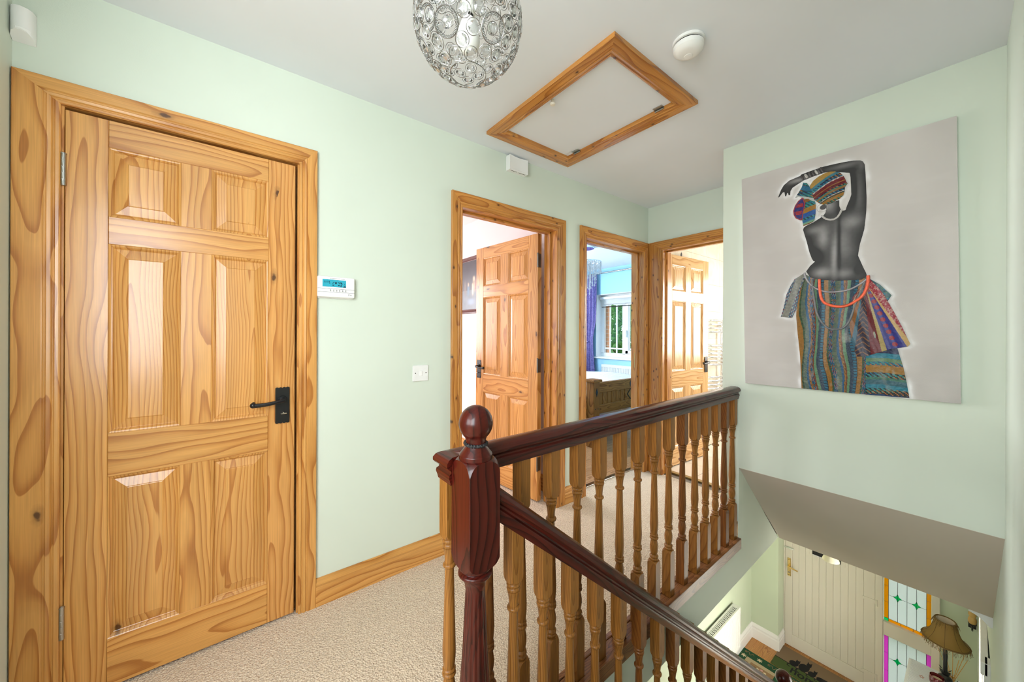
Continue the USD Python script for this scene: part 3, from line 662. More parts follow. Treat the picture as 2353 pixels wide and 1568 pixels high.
# smoke alarm
sa = thing("smoke_alarm", "round white smoke alarm on the ceiling right of the loft hatch", "smoke alarm", (1.412, .700, H))
part(sa, "base", lathe([(.052, H-.012), (.058, H-.010), (.058, H)], 48, 1.412, .700), "white_plastic")
part(sa, "body", lathe([(0, H-.048), (.030, H-.0475), (.044, H-.043), (.0535, H-.033), (.0555, H-.022), (.0555, H-.0175), (.050, H-.017), (.050, H-.011)], 48, 1.412, .700), "white_plastic")
part(sa, "test_button", lathe([(0, H-.0495), (.015, H-.0490), (.0165, H-.0475), (.0165, H-.046)], 32, 1.424, .706), "white_plastic")
part(sa, "vent", [tm(lathe([(.0465, H-.0172), (.052, H-.0172), (.052, H-.0122), (.0465, H-.0122)], 48, 1.412, .700))], "dark_gap")
# corner motion sensor
ms = thing("motion_sensor", "small white motion sensor high in the left corner over the closed door", "motion sensor", (-.52, 1.84, 2.21))
pl = [(-.5442, 1.8580), (-.5442, 1.842), (-.540, 1.831), (-.530, 1.823), (-.518, 1.8215), (-.506, 1.826), (-.499, 1.836), (-.4965, 1.848), (-.4965, 1.8580)]
bd = prism(pl, .110, (0, 0, 2.150))
v = bd.vertices; low = v[:, 2] < 2.2
v[low, 2] += (1.858-v[low, 1])*-.0+np.clip((v[low, 0]+.52)*-.0, 0, 1)
bd2 = mf.Manifold(mf.Mesh(np.asarray(bd.vertices, np.float32), np.asarray(bd.faces, np.uint32)))
bd2 = bd2.trim_by_plane([0, .55, .84], .55*1.845+.84*2.158).trim_by_plane([0, .25, -.97], .25*1.822-.97*2.258)
part(ms, "body", bd2, "white_plastic", smooth=40)
ln = [(-.536, 1.8295), (-.529, 1.8215), (-.518, 1.8198), (-.507, 1.8245), (-.501, 1.833), (-.51, 1.842), (-.53, 1.842)]
lns = prism(ln, .034, (0, 0, 2.160)); lm = mf.Manifold(mf.Mesh(np.asarray(lns.vertices, np.float32), np.asarray(lns.faces, np.uint32))).trim_by_plane([0, .55, .84], .55*1.845+.84*2.159)
part(ms, "lens", lm, "white_gloss", smooth=40, label="pale domed sensor lens")
# sounder box under the ceiling
sb = thing("alarm_box", "white plastic alarm box under the ceiling edge above the pink room's doorway", "alarm box", (1.4635, YA, 2.335))
xs_ = np.linspace(1.389, 1.538, 15); arc = lambda x: .030+.012*math.cos((x-1.4635)/.0745*PI*.5)**2-(.022 if 0 else 0)
pl = [(x, YA-.002-(.040-.010*math.sin((x-1.389)/.149*PI))) for x in xs_]+[(1.538, YA-.0005), (1.389, YA-.0005)]
part(sb, "body", prism(pl, .094, (0, 0, 2.289)), "white_plastic", smooth=25)
part(sb, "front_cover", rbox(1.397, 1.530, YA-.0385, YA-.03, 2.2895, 2.300, .002, 2), "white_plastic")
for a, b in ((1.405, 1.455), (1.468, 1.520)): part(sb, "slot", mbox(a, b, YA-.030, YA-.0285, 2.2875, 2.2895), "dark_gap", smooth=False)
# heating programmer
hp = thing("heating_programmer", "white heating programmer with a blue lit display beside the closed door", "heating programmer", (.3875, YA, 1.461))
part(hp, "case", rbox(.3075, .4668, YA-.030, YA+.0005, 1.4125, 1.5088, .006, 4), "white_plastic")
part(hp, "back_plate", rbox(.310, .464, YA-.010, YA, 1.409, 1.506, .002, 1), "white_plastic", smooth=False)
part(hp, "display_bezel", mbox(.3255, .4293, YA-.0306, YA-.029, 1.4585, 1.4958), "white_gloss", smooth=False)
mat("lcd_blue", {"p": ("principled_bsdf", {"base_color": (.02, .27, .36), "roughness": .2, "emission_color": (.03, .42, .55), "emission_strength": .35})}, [])
plain("lcd_ink", (.004, .03, .05), .3); plain("grey_print", (.16, .16, .18), .5)
ds = part(hp, "display", mbox(.3277, .4272, YA-.0311, YA-.030, 1.4604, 1.4940), "lcd_blue", smooth=False, label="blue-green lit display")
def lettering(parent, text, x, z, h, y, m, name="lettering", bold=False, d=.0004):
    t = meshkit.text_mesh(text, h, d, bold); T = np.eye(4); T[:3] = frame_axes((x, y, z), (1, 0, 0), (0, 0, 1), (0, -1, 0)); t.apply_transform(T)
    return part(parent, name, t, m, smooth=False)
lettering(ds, "12:59", .3320, 1.4800, .0068, YA-.0310, "lcd_ink", bold=True)
rl = random.Random(4)
dd = []
for x0, z0, w in ((.372, 1.479, .006), (.380, 1.479, .008), (.391, 1.479, .006), (.399, 1.479, .011)):
    for k in range(3): dd.append(tm(mbox(x0+k*w/3, x0+k*w/3+w/3-.0008, YA-.0315, YA-.0310, z0+rl.uniform(-.001, .001), z0+.005)))
for x0, z0, w in ((.3545, 1.4755, .005), (.369, 1.4755, .003), (.380, 1.4755, .007), (.396, 1.4755, .003), (.405, 1.4755, .007), (.419, 1.4755, .003), (.3685, 1.4668, .007), (.393, 1.4668, .007), (.4035, 1.468, .005), (.418, 1.4668, .007), (.4025, 1.4622, .007), (.415, 1.4610, .011)):
    dd.append(tm(mbox(x0, x0+w, YA-.0315, YA-.0310, z0, z0+.0032)))
part(ds, "segments", dd, "lcd_ink", smooth=False)
for z0 in (1.4520, 1.4365): part(hp, "groove", mbox(.3082, .4662, YA-.0303, YA-.029, z0-.0006, z0+.0006), "grey_print", smooth=False)
for k in range(6):
    b = part(hp, "button", rbox(.3575+k*.0129, .3645+k*.0129, YA-.0312, YA-.029, 1.4395, 1.4495, .0006, 1), "white_gloss", smooth=False)
    part(b, "print", [tm(mbox(.3585+k*.0129, .3635+k*.0129, YA-.0316, YA-.0312, 1.4405+q*.003, 1.4422+q*.003)) for q in range(3)], "grey_print", smooth=False)
lettering(hp, "EPH", .4362, 1.4235, .0062, YA-.0300, "grey_print")
part(hp, "print", [tm(mbox(.360+k*.0058, .3645+k*.0058, YA-.0304, YA-.0299, 1.4988, 1.5003)) for k in range(7)]+[tm(mbox(.4085+k*.005, .412+k*.005, YA-.0304, YA-.0299, 1.4984, 1.4998)) for k in range(3)], "grey_print", smooth=False)
# light switch
sw_ = thing("light_switch", "white square light switch on the mint wall left of the pink room's doorway", "light switch", (.811, YA, 1.031))
part(sw_, "plate", rbox(.7675, .8555, YA-.009, YA, .9885, 1.0745, .003, 3), "white_plastic")
part(sw_, "rocker", rbox(.8050, .8205, YA-.0125, YA-.006, 1.0185, 1.0440, .001, 2).rotate([0, 0, 0]), "white_gloss", smooth=False)
for x in (.7815, .8418): part(sw_, "screw", cyl((x, YA-.0088, 1.0325), (x, YA-.0096, 1.0325), .0030, 12), "steel")
for x in (.7815, .8418): part(sw_, "screw_slot", mbox(x-.0022, x+.0022, YA-.0099, YA-.0094, 1.0312, 1.0338), "dark_gap", smooth=False)

# ------------------------------------------------------------------ pendant with a globe of wire rings and crystals
mat("crystal", {"f": ("fresnel", {"IOR": 1.75}), "t": ("transparent_bsdf", {"color": (.93, .94, .95)}), "g": ("glossy_bsdf", {"roughness": .03, "color": (1, 1, 1)}), "d": ("translucent_bsdf", {"color": (.9, .9, .9)}), "m0": ("mix_closure", {"fac": .24}), "m": ("mix_closure", {})}, [("t.BSDF", "m0.closure1"), ("d.BSDF", "m0.closure2"), ("f.fac", "m.fac"), ("m0.closure", "m.closure1"), ("g.BSDF", "m.closure2")], surface="m.closure")
plain("wire", (.36, .35, .34), .25, metallic=1.0)
mat("clear_glass", {"p": ("principled_bsdf", {"base_color": (1, 1, 1), "roughness": .02, "transmission_weight": 1.0, "ior": 1.5})}, [])
plain("bulb_white", (.86, .86, .82), .35); plain("holder_white", (.76, .76, .70), .4)
pc = np.array([.489, .822, 2.062]); PR = .140
pe = thing("pendant_light", "chrome wire globe pendant hung with clear crystals over the landing", "pendant light", tuple(pc))
part(pe, "ceiling_rose", lathe([(.02, H-.03), (.038, H-.022), (.045, H-.006), (.045, H)], 32, pc[0], pc[1]), "white_plastic")
part(pe, "cord", cyl((pc[0], pc[1], 2.19), (pc[0], pc[1], H-.02), .0032, 10), "white_plastic")
part(pe, "lamp_holder", lathe([(.013, 2.085), (.0175, 2.087), (.0175, 2.122), (.024, 2.126), (.024, 2.145), (.017, 2.150), (.016, 2.182), (.009, 2.193)], 28, pc[0], pc[1]), "holder_white")
part(pe, "bulb_neck", lathe([(.012, 2.065), (.0125, 2.090)], 24, pc[0], pc[1]), "dark_gap")
part(pe, "bulb", lathe([(0, 1.985)]+[(.030*math.sin(t), 2.015-.030*math.cos(t)) for t in np.linspace(.15, PI/2, 10)]+[(.0295, 2.025), (.026, 2.045), (.019, 2.066), (.0145, 2.075)], 28, pc[0], pc[1]), "bulb_white", label="white lamp bulb, unlit")
for k in range(3):
    t = 2*PI*k/3+.4; part(pe, "spoke", cyl((pc[0]+.022*math.cos(t), pc[1]+.022*math.sin(t), 2.135), (pc[0]+.118*math.cos(t), pc[1]+.118*math.sin(t), 2.137), .0012, 6), "chrome")
rg = np.random.default_rng(11)
A_S, A_L, A_O = math.radians(7.0), math.radians(12.6), math.radians(19.5)
cen = [(np.array([0, 0, -1.0]), A_O, 'o'), (np.array([0, 0, 1.0]), math.radians(21), 't')]
def sph(az, el): return np.array([math.cos(el)*math.cos(az), math.cos(el)*math.sin(az), math.sin(el)])
camdir = math.atan2(-pc[1], -pc[0])
for k in range(6): cen.append((sph(camdir+math.radians(32+60*k), math.radians(-37)), A_L, 'l'))
for k in range(6): cen.append((sph(camdir+math.radians(2+60*k), math.radians(24)), A_L, 'l'))
cand = rg.normal(size=(9000, 3)); cand /= np.linalg.norm(cand, axis=1)[:, None]
while True:
    C_ = np.array([c[0] for c in cen]); R_ = np.array([c[1] for c in cen])
    gapm = np.arccos(np.clip(cand@C_.T, -1, 1))-R_[None]-A_S
    ok = gapm.min(1) >= 0
    if not ok.any(): break
    cand, gapm = cand[ok], gapm[ok]
    sc_ = np.sort(gapm, 1)[:, :2].sum(1)
    cen.append((cand[sc_.argmin()], A_S, 's'))
def torus(c, n, R, r, seg=28, sub=6):
    a = np.cross(n, [0, 0, 1.0] if abs(n[2]) < .9 else [1.0, 0, 0]); a /= np.linalg.norm(a); b = np.cross(n, a)
    t = np.arange(seg)*2*PI/seg
    return tube(c+R*(np.cos(t)[:, None]*a+np.sin(t)[:, None]*b), r, sub, True), a, b
def gem(c, n, a, b, R, hgt):
    k = 8; t = np.arange(k)*2*PI/k
    V = [c+R*(math.cos(q)*a+math.sin(q)*b)+n*0 for q in t]+[c+.55*R*(math.cos(q+.39)*a+math.sin(q+.39)*b)+n*hgt for q in t]+[c+.55*R*(math.cos(q+.39)*a+math.sin(q+.39)*b)-n*hgt for q in t]+[c+n*hgt*1.25, c-n*hgt*1.25]
    return trimesh.convex.convex_hull(np.array(V))
for n, ang, kd in cen:
    n = n/np.linalg.norm(n); c = pc+n*PR*math.cos(ang); R = PR*math.sin(ang)
    T, a, b = torus(c, n, R-.0006, .0008 if kd == 's' else .0011, 24 if kd == 's' else 48, 6)
    rp = part(pe, "wire_ring", T, "wire", smooth=60)
    if kd == 's': part(rp, "crystal", gem(c, n, a, b, R*.74, .0030), "crystal", smooth=False)
    if kd == 'l':
        bs = []
        for q in np.arange(26)*2*PI/26:
            s = trimesh.creation.icosphere(1, .0026); s.apply_translation(c+(R-.0045)*(math.cos(q)*a+math.sin(q)*b)); bs.append(s)
        part(rp, "bead_ring", bs, "crystal", smooth=60)
        g0 = gem(c, n, a, b, R*.44, .0045)
        part(rp, "crystal", g0, "crystal", smooth=False)
        part(rp, "hook", cyl(c+a*R*.44, c+a*(R-.002), .0005, 5)+cyl(c-a*R*.44, c-a*(R-.002), .0005, 5), "chrome")

# ------------------------------------------------------------------ the canvas on the stair wall
mat("paint_matt", {"a": ("attribute", {"attribute": "paint"}), "g": ("geometry", {}), "n": ("noise_texture", {"scale": 420.0, "detail": 2.0}), "b": ("bump", {"strength": .25, "distance": .0008}), "p": ("principled_bsdf", {"roughness": .55})},
    [("a.color", "p.base_color"), ("g.position", "n.vector"), ("n.fac", "b.height"), ("b.normal", "p.normal")])
mat("paint_varnish", {"a": ("attribute", {"attribute": "paint"}), "g": ("geometry", {}), "n": ("noise_texture", {"scale": 90.0, "detail": 3.0}), "b": ("bump", {"strength": .7, "distance": .003}), "p": ("principled_bsdf", {"roughness": .42, "coat_weight": .12, "coat_roughness": .15, "specular_ior_level": .3})},
    [("a.color", "p.base_color"), ("g.position", "n.vector"), ("n.fac", "b.height"), ("b.normal", "p.normal")])
TR_canvas = [(0.8608, 2.1646), (0.0581, 2.1628), (0.0442, 0.966), (0.8378, 0.9628)]
TR_body = [(0.6803, 2.0036), (0.667, 2.0409), (0.6538, 2.0641), (0.6296, 2.0812), (0.604, 2.0861), (0.5825, 2.09), (0.5772, 2.0961), (0.5337, 2.1016), (0.4836, 2.1052), (0.4418, 2.1026), (0.4045, 2.0992), (0.3744, 2.0941), (0.3508, 2.0865), (0.3406, 2.0776), (0.3348, 2.0615), (0.3318, 2.0208), (0.3296, 1.9607), (0.3278, 1.9008), (0.3284, 1.8416), (0.3303, 1.8104), (0.3326, 1.7832), (0.3353, 1.7522), (0.3424, 1.7179), (0.3496, 1.6874), (0.3539, 1.6562), (0.3567, 1.6307), (0.3494, 1.6075), (0.3391, 1.5741), (0.329, 1.545), (0.3247, 1.5266), (0.3258, 1.5284), (0.3431, 1.502), (0.4223, 1.506), (0.5001, 1.519), (0.5336, 1.5369), (0.5565, 1.5828), (0.5562, 1.5785), (0.539, 1.6066), (0.517, 1.6284), (0.5254, 1.6297), (0.5323, 1.6446), (0.5427, 1.681), (0.5532, 1.7352), (0.5621, 1.772), (0.5692, 1.8021), (0.5657, 1.8122), (0.557, 1.819), (0.5261, 1.8313), (0.4993, 1.8463), (0.4861, 1.8557), (0.478, 1.8685), (0.4757, 1.8848), (0.4771, 1.9063), (0.47, 1.9149), (0.4255, 1.9169), (0.4255, 1.8879), (0.4192, 1.8677), (0.413, 1.8611), (0.4023, 1.8611), (0.3962, 1.884), (0.3858, 1.9136), (0.3813, 1.9326), (0.383, 1.9777), (0.3846, 2.0188), (0.3877, 2.0393), (0.4136, 2.0504), (0.4448, 2.0641), (0.4672, 2.0711), (0.4835, 2.0733), (0.5268, 2.0689), (0.5683, 2.061), (0.5931, 2.0492), (0.6148, 2.0382), (0.6239, 2.0231), (0.6257, 2.0012), (0.6323, 2.0032), (0.6353, 2.0176), (0.6387, 2.0163), (0.6435, 1.9997), (0.648, 2.0033), (0.6511, 2.0269), (0.6594, 2.0249), (0.6738, 2.0063)]
TR_wrap = [(0.5403, 2.0236), (0.5268, 2.0452), (0.5066, 2.0599), (0.4835, 2.0691), (0.4608, 2.0697), (0.4417, 2.0651), (0.4229, 2.0523), (0.4104, 2.0337), (0.4027, 2.0126), (0.3996, 1.9994), (0.395, 1.9897), (0.4041, 1.9763), (0.4056, 1.9563), (0.4101, 1.9371), (0.4225, 1.9243), (0.4318, 1.9208), (0.4412, 1.9172), (0.4539, 1.9104), (0.47, 1.9086), (0.4863, 1.9109), (0.5028, 1.9219), (0.5163, 1.9386), (0.5299, 1.9597), (0.5333, 1.9737), (0.5334, 1.9867), (0.5403, 1.9975)]
TR_bow = [(0.6019, 1.9799), (0.5876, 2.0031), (0.5752, 2.0258), (0.5682, 2.05), (0.5542, 2.0433), (0.5438, 2.0247), (0.5369, 2.0051), (0.5299, 1.977), (0.5162, 1.9214), (0.5332, 1.9434), (0.554, 1.9668), (0.575, 1.9729), (0.5893, 1.9815)]
TR_tail1 = [(0.5733, 1.9724), (0.5892, 1.9593), (0.6035, 1.9367), (0.6107, 1.9118), (0.6088, 1.889), (0.5997, 1.8689), (0.5817, 1.8547), (0.5711, 1.8522), (0.567, 1.8916), (0.5591, 1.9333), (0.5662, 1.966)]
TR_tail2 = [(0.5662, 1.966), (0.5333, 1.9521), (0.5162, 1.9171), (0.5174, 1.8744), (0.5227, 1.837), (0.5431, 1.8267), (0.5675, 1.8214), (0.5718, 1.8488), (0.5684, 1.8919), (0.5591, 1.9333)]
TR_skirt = [(0.5641, 1.5693), (0.5336, 1.5454), (0.5002, 1.5298), (0.4223, 1.5174), (0.3432, 1.513), (0.3243, 1.5282), (0.3149, 1.5119), (0.266, 1.3795), (0.2247, 1.1866), (0.2075, 1.1091), (0.1962, 1.0363), (0.1877, 0.9693), (0.3102, 0.9666), (0.4413, 0.9654), (0.5718, 0.9652), (0.5761, 1.0811), (0.5803, 1.1536), (0.5904, 1.2605), (0.5967, 1.3485), (0.5948, 1.3875), (0.5794, 1.4935)]
TR_sleeve = [(0.5661, 1.5695), (0.6033, 1.5448), (0.6252, 1.5028), (0.6394, 1.4643), (0.6515, 1.4003), (0.6647, 1.3457), (0.6146, 1.3382), (0.5948, 1.3875), (0.5794, 1.4838), (0.5583, 1.5493)]
TR_sash = [(0.3149, 1.5119), (0.2933, 1.4795), (0.2721, 1.4435), (0.2542, 1.3999), (0.2309, 1.3402), (0.2108, 1.2859), (0.1939, 1.2327), (0.1856, 1.2104), (0.1938, 1.1979), (0.2419, 1.1859), (0.2954, 1.1624), (0.3263, 1.1479), (0.3581, 1.144), (0.3745, 1.2075), (0.3847, 1.2877), (0.3815, 1.3322), (0.3718, 1.3852), (0.3752, 1.4299), (0.3431, 1.4845), (0.3242, 1.513)]
TR_flap = [(0.3164, 1.5143), (0.2812, 1.4826), (0.2441, 1.4306), (0.2563, 1.4042), (0.2811, 1.4527)]
TR_orange = [(0.5002, 1.5331), (0.4982, 1.4859), (0.4926, 1.4386), (0.4781, 1.4096), (0.4496, 1.394), (0.4185, 1.3877), (0.3883, 1.3951), (0.3589, 1.4154), (0.3397, 1.436), (0.3272, 1.4655), (0.321, 1.4996), (0.3211, 1.53)]
TR_grey1 = [(0.5622, 1.5739), (0.5449, 1.5238), (0.5147, 1.4875), (0.4782, 1.4677), (0.4429, 1.4624), (0.4019, 1.4656), (0.3688, 1.4782), (0.3399, 1.4995), (0.3273, 1.5134)]
TR_grey2 = [(0.5298, 1.5364), (0.5259, 1.479), (0.5182, 1.4168), (0.5107, 1.3644), (0.4922, 1.3168), (0.4634, 1.2815), (0.4354, 1.2768), (0.4114, 1.2812), (0.3913, 1.3056), (0.3782, 1.341), (0.3653, 1.3937), (0.3493, 1.4455), (0.3336, 1.501)]
TR_necklace = [(0.492, 1.8543), (0.4762, 1.8364), (0.46, 1.8278), (0.4441, 1.8264), (0.4315, 1.8337), (0.4222, 1.8499), (0.4176, 1.8632)]
TR_bracelet = [(0.5754, 2.0854), (0.5683, 2.0654), (0.5614, 2.0916), (0.5508, 2.0683), (0.5457, 2.0949), (0.5336, 2.0691), (0.532, 2.0966), (0.5218, 2.0715), (0.5201, 2.0968), (0.5083, 2.0734), (0.5084, 2.1012), (0.4967, 2.0736), (0.4984, 2.105), (0.4851, 2.0739)]
TR_earring = [(0.4872, 1.8985), (0.4764, 1.8956)]
TR_spine = [(0.4472, 1.8105), (0.4439, 1.768), (0.4375, 1.7251), (0.4342, 1.6829), (0.4404, 1.6424), (0.4466, 1.6018)]
TR_pts = [(0.4991, 1.7886), (0.3853, 1.7552), (0.4666, 1.874), (0.4094, 1.6989), (0.4856, 1.6923), (0.5189, 1.6984), (0.3909, 1.6139), (0.4275, 1.5576), (0.5117, 1.577), (0.359, 1.9099), (0.3477, 2.0263), (0.3558, 1.8208), (0.4199, 2.0884), (0.6112, 2.0639), (0.3683, 2.0576), (0.5394, 1.7325), (0.466, 1.6677), (0.3496, 1.6954)]
CX = XB-.030                    # front of the canvas
def srgb(r, g, b): return tuple(((q/255)/12.92 if q <= 10 else ((q/255+.055)/1.055)**2.4) for q in (r, g, b))
def patch(parent, name, poly, fn, step, lift, mtl, relief=None, label=None):
    """A flat painted or pasted piece: fine grid over the outline (y, z), vertex colours from fn(y, z), standing 'lift' proud of the canvas."""
    pg = sg.Polygon(poly) if not hasattr(poly, "exterior") else poly
    pg = pg if pg.is_valid else pg.buffer(0)
    if hasattr(pg, "geoms"): pg = max(pg.geoms, key=lambda q: q.area)
    y0, z0, y1, z1 = pg.bounds; ny, nz = int((y1-y0)/step)+2, int((z1-z0)/step)+2
    Y, Z = np.meshgrid(y0+np.arange(ny)*step, z0+np.arange(nz)*step, indexing="ij")
    inside = shapely.contains_xy(pg, Y, Z)
    cell = inside[:-1, :-1] | inside[1:, :-1] | inside[:-1, 1:] | inside[1:, 1:]
    idx = -np.ones(Y.shape, int); need = np.zeros(Y.shape, bool)
    for a in (0, 1):
        for b in (0, 1): need[a:ny-1+a, b:nz-1+b] |= cell
    idx[need] = np.arange(need.sum()); y, z = Y[need].copy(), Z[need].copy(); out = ~inside[need]
    if out.any():
        ring = pg.exterior; pts = shapely.points(y[out], z[out]); d = shapely.line_locate_point(ring, pts); q = shapely.line_interpolate_point(ring, d)
        y[out], z[out] = shapely.get_x(q), shapely.get_y(q)
    ci, cj = np.nonzero(cell)
    a, b, c, d = idx[ci, cj], idx[ci+1, cj], idx[ci+1, cj+1], idx[ci, cj+1]
    F = np.vstack([np.stack([a, c, b], 1), np.stack([a, d, c], 1)])
    h = np.full(len(y), lift) + (relief(y, z) if relief is not None else 0)
    V = np.stack([CX-h, y, z], 1); col = np.clip(fn(y, z, pg)*(.62 if name.startswith('pasted') and 'ribbon' not in name else 1.0), 0, 1)
    B = V.copy(); B[:, 0] = CX+.0002
    e = np.sort(np.vstack([F[:, [0, 1]], F[:, [1, 2]], F[:, [2, 0]]]), 1); u_, cnt = np.unique(e, axis=0, return_counts=True); ed = u_[cnt == 1]
    n = len(V); S = np.vstack([np.stack([ed[:, 0], ed[:, 1], ed[:, 1]+n], 1), np.stack([ed[:, 0], ed[:, 1]+n, ed[:, 0]+n], 1)])
    bi = np.unique(ed); remap = {k: n+i for i, k in enumerate(bi)}
    S = np.vectorize(lambda k: remap[k-n] if k >= n else k)(S)
    return part(parent, name, trimesh.Trimesh(np.vstack([V, B[bi]]), np.vstack([F, S]), process=False), mtl, smooth=True, col=np.vstack([col, col[bi]]), label=label)
nz2 = lambda y, z, f, s=0: meshkit.fbm(np.stack([y*f, z*f, np.full_like(y, .37*s)], -1), 3, s)
def mixc(a, b, t): return np.asarray(a)*(1-t[:, None])+np.asarray(b)*t[:, None]
cv = thing("canvas_painting", "large grey canvas of a woman in bright patterned cloth, hung over the stairs", "painting", (XB, .45, 1.56))
cq = TR_canvas
part(cv, "canvas", prism(cq, .0285, (XB-.029, 0, 0), (0, 1, 0), (0, 0, 1)), "white_paint", smooth=False)
fig = shapely.union_all([sg.Polygon(q).buffer(0) for q in (TR_body, TR_wrap, TR_bow, TR_tail1, TR_tail2, TR_skirt, TR_sleeve, TR_sash, TR_flap)])
def ground(y, z, pg):
    t = np.clip(nz2(y, z*.6, 5, 1)*1.6-.35, 0, 1); c = mixc(srgb(176, 171, 167), srgb(203, 198, 194), t)
    st = np.clip(nz2(y*.35, z, 26, 2)*2-1.05, 0, 1)*.25; c = mixc(c, srgb(216, 213, 210), st) if False else c*(1-st[:, None])+np.array(srgb(214, 211, 208))*st[:, None]
    lowr = np.clip((.30-y)/.25, 0, 1)*np.clip((1.22-z)/.2, 0, 1); c = c*(1-.38*lowr*nz2(y, z, 9, 4))[:, None]
    d = shapely.distance(fig, shapely.points(y, z)); g = np.exp(-np.maximum(d-.001-.014*nz2(y, z, 30, 3), 0)/.006)*np.clip(nz2(y, z, 14, 5)*2.4-.75, 0, 1)*.8
    return c*(1-g[:, None])+np.array(srgb(235, 236, 238))*g[:, None]
patch(cv, "painted_ground", cq, ground, .0045, .0004, "paint_matt")
def skin(y, z, pg):
    d = shapely.distance(pg.exterior, shapely.points(y, z)); v = .055+.05*np.clip(d/.055, 0, 1)
    blobs = [(.487, 1.745, .020, .050, .20), (.52, 1.79, .03, .02, .12), (.38, 1.80, .035, .03, .16), (.41, 1.72, .025, .05, .10), (.465, 1.905, .022, .035, .22), (.445, 1.64, .010, .085, .20), (.40, 1.66, .03, .04, .07),
             (.49, 1.565, .035, .022, .22), (.41, 1.55, .03, .02, .14), (.36, 1.56, .012, .02, -.06), (.545, 1.68, .012, .06, -.10), (.425, 1.70, .007, .13, -.14), (.515, 1.66, .03, .035, -.09), (.352, 1.93, .012, .10, .05), (.40, 2.082, .06, .012, .10), (.59, 2.07, .045, .012, .20), (.345, 2.06, .010, .02, .06), (.372, 1.95, .010, .06, -.08), (.41, 2.05, .04, .01, -.06), (.44, 1.69, .004, .10, .05)]
    for by, bz, sy, sz, a in blobs: v = v+a*np.exp(-((y-by)/sy)**2-((z-bz)/sz)**2)
    v = np.clip(v, .012, .5)*(1+.25*(nz2(y, z, 60, 7)-.5))
    v = np.clip((v-.05)*.95, .010, 1); return np.stack([v*1.02, v*.985, v*.985], 1)
patch(cv, "painted_figure", TR_body, skin, .0020, .0008, "paint_matt", label="woman's bare back and raised arm in grey paint")
PAL = [srgb(*c) for c in ((20, 60, 110), (30, 105, 140), (176, 126, 40), (70, 130, 110), (24, 34, 40), (40, 140, 165), (112, 150, 110), (150, 90, 34), (30, 46, 90), (60, 112, 128))]
def bands(u, widths, cols):
    w = np.cumsum(widths); k = np.searchsorted(w/w[-1], np.mod(u, 1.0)); return np.array(cols)[np.clip(k, 0, len(cols)-1)], k, (np.mod(u, 1.0)*w[-1]-np.concatenate([[0], w])[k])/np.array(list(widths)+[1])[k]
def dots(c, a, b, k, sel, f, tones, seed):
    """little woven squares on the chosen bands"""
    i, j = np.floor(a*f).astype(int), np.floor(b*f).astype(int); hsh = (i*7349+j*9151+seed*31) % 97
    on = np.isin(k, sel) & (hsh < 52); t = np.array(tones)[hsh % len(tones)]; c = c.copy(); c[on] = t[on]; return c
DOT = [srgb(20, 24, 30), srgb(40, 150, 170), srgb(196, 120, 50), srgb(26, 60, 120), srgb(70, 160, 140)]
GOLD, GDASH, GGREY, BLUE, GDOT, DDOT, BRN, PALE, SLATE, TEAL, BLK = (srgb(170, 118, 40), srgb(70, 112, 70), srgb(92, 116, 104), srgb(28, 96, 142), srgb(120, 92, 50), srgb(18, 30, 44), srgb(128, 66, 26), srgb(112, 158, 120), srgb(58, 82, 104), srgb(26, 112, 142), srgb(10, 14, 20))
SK = [(GOLD, 5), (GDASH, 2), (GGREY, 4.5), (BLUE, 2.2), (GDOT, 2), (DDOT, 3.2), (BRN, 1.3), (PALE, 2.8), (SLATE, 3.6), (TEAL, 3.2), (BLK, .7), (GOLD, 4), (GDASH, 2), (DDOT, 4.2), (GGREY, 5), (BLUE, 2.4), (GDOT, 2), (BRN, 1.3), (PALE, 3), (SLATE, 4), (TEAL, 3.2), (BLK, .6), (GOLD, 4.8), (GDASH, 2), (DDOT, 3.2), (SLATE, 2)]
SK_C = [c for c, w in SK]; SK_W = [w for c, w in SK]; KIND = lambda k, c0: np.isin(k, [i for i, (c, w) in enumerate(SK) if c is c0])
